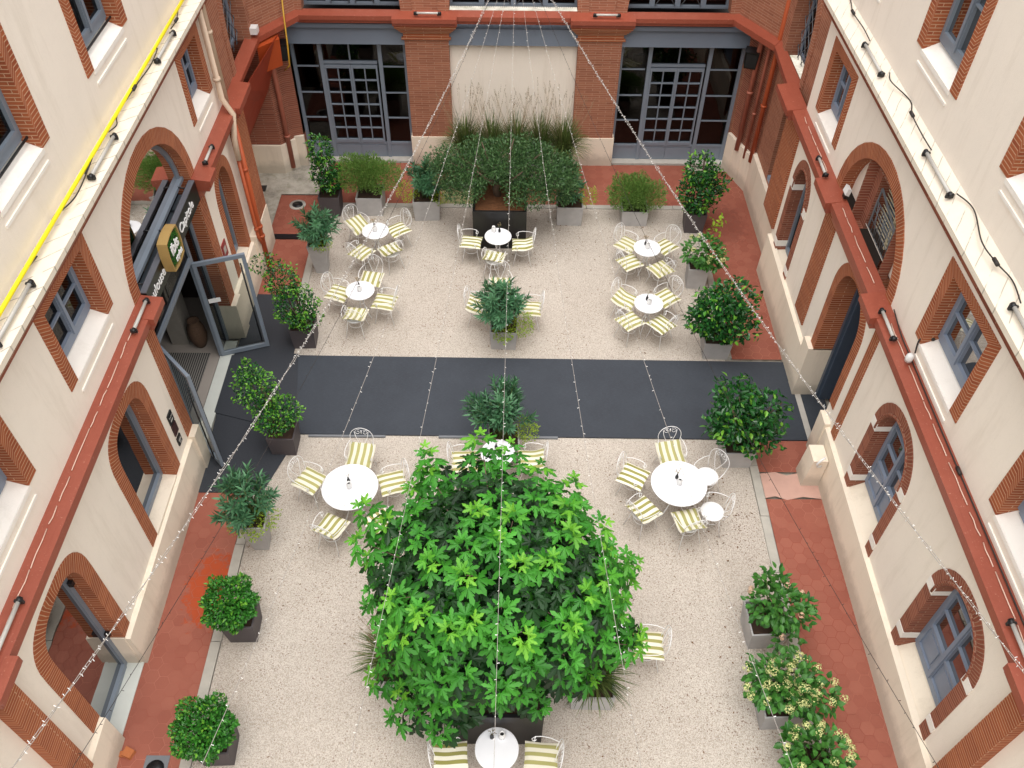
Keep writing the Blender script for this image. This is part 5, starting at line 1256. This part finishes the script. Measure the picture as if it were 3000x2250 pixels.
shrub(t, [(-.02, 0, .95, .62, .52, .46), (.15, .1, 1.35, .5, .45, .36), (-.2, 0, 1.2, .45, .42, .36), (.3, -.1, .85, .45, .42, .35), (-.35, -.05, .95, .42, .4, .3)], 1900, .115, .06, GL, (0, 0, .4), .1)
t = pot('open glossy camellia in a grey planter at the near right corner of the mat', 4.2, 9.95, .5, .56, .45, 'planter_light')
shrub(t, [(0, 0, 1.0, .58, .5, .42), (-.2, .2, 1.45, .44, .4, .34), (.25, .0, 1.3, .48, .42, .34), (.2, -.1, .75, .5, .42, .28), (-.3, 0, 1.0, .42, .4, .36)], 1750, .125, .062, GL, (0, 0, .4), .1, shell=.35)
t = pot('hydrangea with fading pinkish top in a grey planter beside the right walk', 4.02, 6.42, .5, .6, .55, 'planter_light')
hydra(t, [(.05, 0, .95, .42, .38, .28), (.3, -.1, .85, .36, .3, .24), (.0, .28, 1.15, .26, .2, .2), (.18, -.42, .6, .2, .2, .2)], (0, 0, .5), 10, 560, 'petal_pink', .05)
t = pot('hydrangea covered in cream flower heads in a grey planter beside the right walk', 3.98, 5.16, .5, .6, .55, 'planter_light')
hydra(t, [(.05, .05, .9, .50, .42, .28), (.4, -.1, .8, .38, .3, .22), (-.25, .1, .85, .34, .34, .24)], (0, 0, .5), 40, 700, 'petal', .072)
t = pot('hydrangea with cream and brown heads at the lower right edge of the view', 4.2, 4.2, .5, .6, .55, 'planter_light')
hydra(t, [(.0, .05, .85, .46, .4, .28)], (0, 0, .5), 20, 460, 'petal', .065)
# grasses by the maple
t = pot('fountain grass in a pale planter at the right of the maple planter', 1.28, 5.48, .6, .64, .45, 'planter_light', 'potted grass', name='potted_grass')
grass(t, 0, 0, .4, 520, .75, .62, 14, .12)
t = pot('fountain grass with pinkish plumes at the left of the maple planter', -1.62, 5.7, .6, .64, .45, 'planter_light', 'potted grass', name='potted_grass')
grass(t, 0, 0, .4, 560, .85, .66, 26, .14)
# ------------------------------------------------------------------ maple
MT = thing('maple_tree', 'big bright green maple in a black planter in the middle of the near gravel', 'tree', (-.08, 5.27, 0)); planter(MT, 1.2, 1.22, 1.0, 'planter_black', t=.05)
LOB = []
def lobe_outline():
    tips = [(-116, .58), (-57, .88), (0, 1.0), (57, .88), (116, .58)]
    out = []
    for k, (a, l) in enumerate(tips):
        for da, rl in ((-20, .36), (-25, .60), (-14, .56), (-13, .80), (0, 1.05), (13, .80), (14, .56), (25, .60), (20, .36)):
            out.append((math.radians(a+da), l*rl))
        if k < 4: out.append((math.radians(a+(tips[k+1][0]-a)/2), .22))
    return out
OUTL = lobe_outline()
def maple_leaf(b, p, d, n, L, mi=0):
    d = d.normalized(); s_ = d.cross(n); s_ = s_.normalized() if s_.length > 1e-3 else d.orthogonal().normalized(); n = s_.cross(d)
    c_ = p+d*L*.28; i = len(b.v); b.v.append(tuple(c_)); dr = U(.15, .5)
    for a, r_ in OUTL:
        q = c_+(d*math.cos(a)+s_*math.sin(a))*L*.74*r_; b.v.append(tuple(q-n*L*(dr*r_*r_+.10*abs(math.sin(a*3.33)))))
    m_ = len(OUTL)
    for k in range(m_-1):
        b.f.append((i, i+1+k, i+2+k)); b.u.append(None); b.mi.append(mi); b.sm.append(False)
def rosette(b, tip, ax, L, k, bright=1):
    ax = ax.normalized(); o_ = ax.orthogonal().normalized(); a0 = U(0, 6)
    for j in range(k):
        s_ = j/(k-1); a = a0+j*2.4+U(-.25, .25); q = Matrix.Rotation(a, 3, ax) @ o_
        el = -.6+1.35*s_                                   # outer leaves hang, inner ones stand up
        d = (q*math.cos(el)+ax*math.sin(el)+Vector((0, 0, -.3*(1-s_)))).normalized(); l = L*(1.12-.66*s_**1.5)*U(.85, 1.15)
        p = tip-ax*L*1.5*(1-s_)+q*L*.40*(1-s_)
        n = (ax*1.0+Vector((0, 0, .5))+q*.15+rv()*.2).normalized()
        mi = (1 if s_ > .76 and R() < .8 else (2 if s_ < .25 and R() < .6 else 0)) if bright == 1 else ((0 if s_ > .5 else 2) if bright == 2 else 2)  # dark leaf material paints shade onto lower and deeper leaves
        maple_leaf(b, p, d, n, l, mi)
bl, bs = MB(), MB()
MO = Vector((-.08, 5.27, 0)); CO = Vector((0, 0, HC))
CC = Vector((-.05, .15, 3.15)); RX, RY, RZ = 1.62, 1.5, 1.55
def on_crown(px, py, cc, rx, ry, rz):
    """where a sight line meets the crown ellipsoid (or passes closest to it)"""
    d = fw+rr*((px-1500)/F)-uu*((py-1125)/F); o = CO-MO-cc
    o2 = Vector((o.x/rx, o.y/ry, o.z/rz)); d2 = Vector((d.x/rx, d.y/ry, d.z/rz))
    A, B, C_ = d2.dot(d2), 2*o2.dot(d2), o2.dot(o2)-1; D = B*B-4*A*C_
    t = (-B-math.sqrt(D))/(2*A) if D > 0 else -B/(2*A)
    return o+d*t+cc
UPP = [(645,110),(790,150),(385,180),(380,255),(930,250),(1085,320),(320,350),(90,440),(200,510),(60,590),(120,680),(395,690),(560,760),(620,460),(720,590),(800,480),(980,690),(830,710),(1060,440),(1060,560),(1215,520),(1330,680),(1240,760),(1150,850),(240,870),(350,930),(500,1020),(250,1060),(590,980),(850,1060),(1070,990),(1310,880),(1370,1040),(590,220),(560,340),(700,330),(460,420),(680,230),(860,340),(950,540),(900,620),(700,800),(880,860),(400,560),(500,560),(300,620),(250,760),(450,860),(650,680),(1130,660),(1090,760),(980,950),(720,960),(160,780),(760,400),(330,470),(540,640),(1000,800),(1250,640),(1380,700),(1350,790),(1390,1030),(1290,940),(1395,1090)]
LOW = [(130,1240),(260,1300),(230,1430),(420,1350),(430,1500),(480,1260),(640,1290),(880,1290),(930,1370),(800,1240),(340,1230),(1060,1210),(1180,1230),(560,1180),(340,1390),(520,1340),(740,1330),(1250,1140)]
tips = []
for i, (x, y) in enumerate(UPP):
    p = on_crown(1000+x*.633, 1200+y*.633, CC, RX, RY, RZ); edge = (p-CC).length
    if i > 31: p = p+(p-(CO-MO)).normalized()*U(.15, .6)      # these twigs sit deeper in the crown
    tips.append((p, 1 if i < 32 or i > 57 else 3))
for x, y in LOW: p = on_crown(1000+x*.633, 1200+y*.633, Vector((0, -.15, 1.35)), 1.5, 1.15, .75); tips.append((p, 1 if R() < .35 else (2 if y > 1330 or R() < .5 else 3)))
n0 = len(tips); k = 0
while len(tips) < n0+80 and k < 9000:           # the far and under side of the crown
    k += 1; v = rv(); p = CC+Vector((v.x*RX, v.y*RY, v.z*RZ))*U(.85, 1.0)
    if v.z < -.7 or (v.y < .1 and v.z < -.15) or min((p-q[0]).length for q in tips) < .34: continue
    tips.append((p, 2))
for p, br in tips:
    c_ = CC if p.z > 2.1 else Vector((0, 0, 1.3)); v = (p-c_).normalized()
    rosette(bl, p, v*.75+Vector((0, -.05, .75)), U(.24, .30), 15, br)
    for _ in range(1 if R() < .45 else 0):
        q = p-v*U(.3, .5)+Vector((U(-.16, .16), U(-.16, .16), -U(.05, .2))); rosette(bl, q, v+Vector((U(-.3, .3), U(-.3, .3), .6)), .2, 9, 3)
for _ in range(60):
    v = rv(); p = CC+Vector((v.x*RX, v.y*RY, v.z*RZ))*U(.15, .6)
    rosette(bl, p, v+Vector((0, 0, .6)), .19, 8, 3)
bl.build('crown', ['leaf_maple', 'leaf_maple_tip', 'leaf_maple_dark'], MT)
bs.tube([(0, 0, .9), (.03, .02, 1.5), (-.02, .03, 2.2), (.02, .03, 3.0), (0, 0, 4.0)], .075, 10, 0, .02)
for p, br in tips[::3]:
    z0 = max(1.1, min(3.4, p.z-.9)); b0 = Vector((0, .02, z0)); bs.tube([b0, b0*.55+p*.45+Vector((0, 0, .12)), p-(p-b0)*.1], .016, 5, 0, .005)
bs.build('trunk', 'bark', MT)
# ------------------------------------------------------------------ string lights
def unp(x, y, z):
    d = fw+rr*((x-1500)/F)-uu*((y-1125)/F); t = (z-HC)/d.z; return Vector((d.x*t, d.y*t, z))
AP = Vector((.08, 19.25, 5.65))
def curve3(A, Mi, E_, n, t1=1.0):
    # quadratic through three points; Mi reached at tm from chord lengths
    la = (Mi-A).length; tm = la/(la+(E_-Mi).length); out = []
    for i in range(n+1):
        t = i/n*t1
        out.append(A*((t-tm)*(t-1)/(tm))+Mi*(t*(t-1)/(tm*(tm-1)))+E_*(t*(t-tm)/(1-tm)))
    return out
def string(label, mid, end, zm, ze, strands=1, mat='led_white', A=AP, wire='wire_grey', spc=.13, r=.003, t1=1.12):
    A = A.copy(); pts = curve3(A, Vector(mid), Vector(end), 60, t1); root = thing('string_light', label, 'string lights', tuple(A), world=True)
    b = MB(); l = MB(); L = sum((pts[i+1]-pts[i]).length for i in range(60))
    for s_ in range(strands):
        ph = s_*2*PI/max(1, strands); rad = 0 if strands == 1 else .010; q = []
        N = 60 if strands == 1 else 240
        for i in range(N+1):
            t = i/N*60; j = min(59, int(t)); p = pts[j].lerp(pts[j+1], t-j); a = ph+i/N*L*1.5*2*PI/2
            q.append(p+Vector((math.cos(a)*rad, 0, math.sin(a)*rad)))
        b.tube(q, r if strands == 1 else .0032, 4, 0)
        k = int(L/spc)
        for i in range(k):
            t = (i+R()*.7)/k*N; j = min(N-1, int(t)); p = q[j].lerp(q[j+1], t-j); d = (q[j+1]-q[j]).normalized(); n = (d.orthogonal() if 0 else rv()); n = (n-d*n.dot(d)); n = n.normalized() if n.length > .01 else Vector((0, 0, 1))
            n = (n+d*U(-.3, .3)).normalized(); l.tube([p, p+n*.025], .0026, 4, 0, .0035)
    b.build('wire', wire, root); o = l.build('bulb', mat, root); o['kind'] = 'stuff'
for (nm, mid, end, zm, ze, st, kw) in (
    ('thick bundle of white fairy lights sweeping down to the lower left corner', (868, 1044), (55, 2224), 4.75, 5.7, 2, {}),
    ('thick bundle of white fairy lights sweeping down to the lower right edge', (2150, 826), (3000, 1967), 4.75, 5.7, 2, {}),
    ('single fairy light strand crossing the mat, far left one of four', (1050, 1160), (588, 2250), 4.3, 5.2, 1, {}),
    ('single fairy light strand crossing the mat, second from left', (1256, 1160), (1020, 2250), 4.3, 5.2, 1, {}),
    ('single fairy light strand hanging over the middle of the maple', (1468, 1500), (1447, 2250), 4.9, 5.4, 1, {}),
    ('single fairy light strand crossing the mat, third from left', (1693, 1170), (1877, 2241), 4.3, 5.2, 1, {}),
    ('single fairy light strand crossing the mat, far right one of four', (1920, 1155), (2323, 2250), 4.3, 5.2, 1, {}),
    ('dark fairy light strand hanging over the right terracotta walk', (2312, 1500), (2750, 2250), 4.3, 5.0, 1, {'mat': 'cable_black', 'wire': 'cable_black'}),
    ('dark fairy light strand hanging over the left terracotta walk', (644, 1550), (226, 2228), 4.3, 5.0, 1, {'mat': 'cable_black', 'wire': 'cable_black'})):
    string(nm, unp(*mid, zm), unp(*end, ze), zm, ze, st, spc=.075 if st > 1 else .17, **kw)
# ------------------------------------------------------------------ litter
b = MB()
for i in range(1700):
    x, y = (U(-4.3, 4.3), U(4, 17.4))
    if R() < .55: cx, cy = random.choice([(-3.3, 17), (3, 16.6), (0, 16.2), (4.1, 8.4), (3.7, 9.0), (-4.1, 7.4), (3.9, 6), (4.2, 14.2), (1.5, 16.4), (-3.6, 16.2), (-.1, 12.5)]); x, y = random.gauss(cx, .55), random.gauss(cy, .45)
    if not (-4.4 < x < 4.4 and 4 < y < 17.5): continue
    leaf4(b, Vector((x, y, .008)), Vector((U(-1, 1), U(-1, 1), .1)), Vector((U(-.3, .3), U(-.3, .3), 1)), *((U(.025, .06), U(.012, .028)) if i % 5 == 0 else (U(.012, .03), U(.007, .016))))
tag(b.build('fallen_leaves', 'dead_leaf'), 'small brown fallen leaves scattered over the pale gravel', 'fallen leaves', kind='stuff')
for o in bpy.data.objects:
    if '_w' in o.keys(): del o['_w']
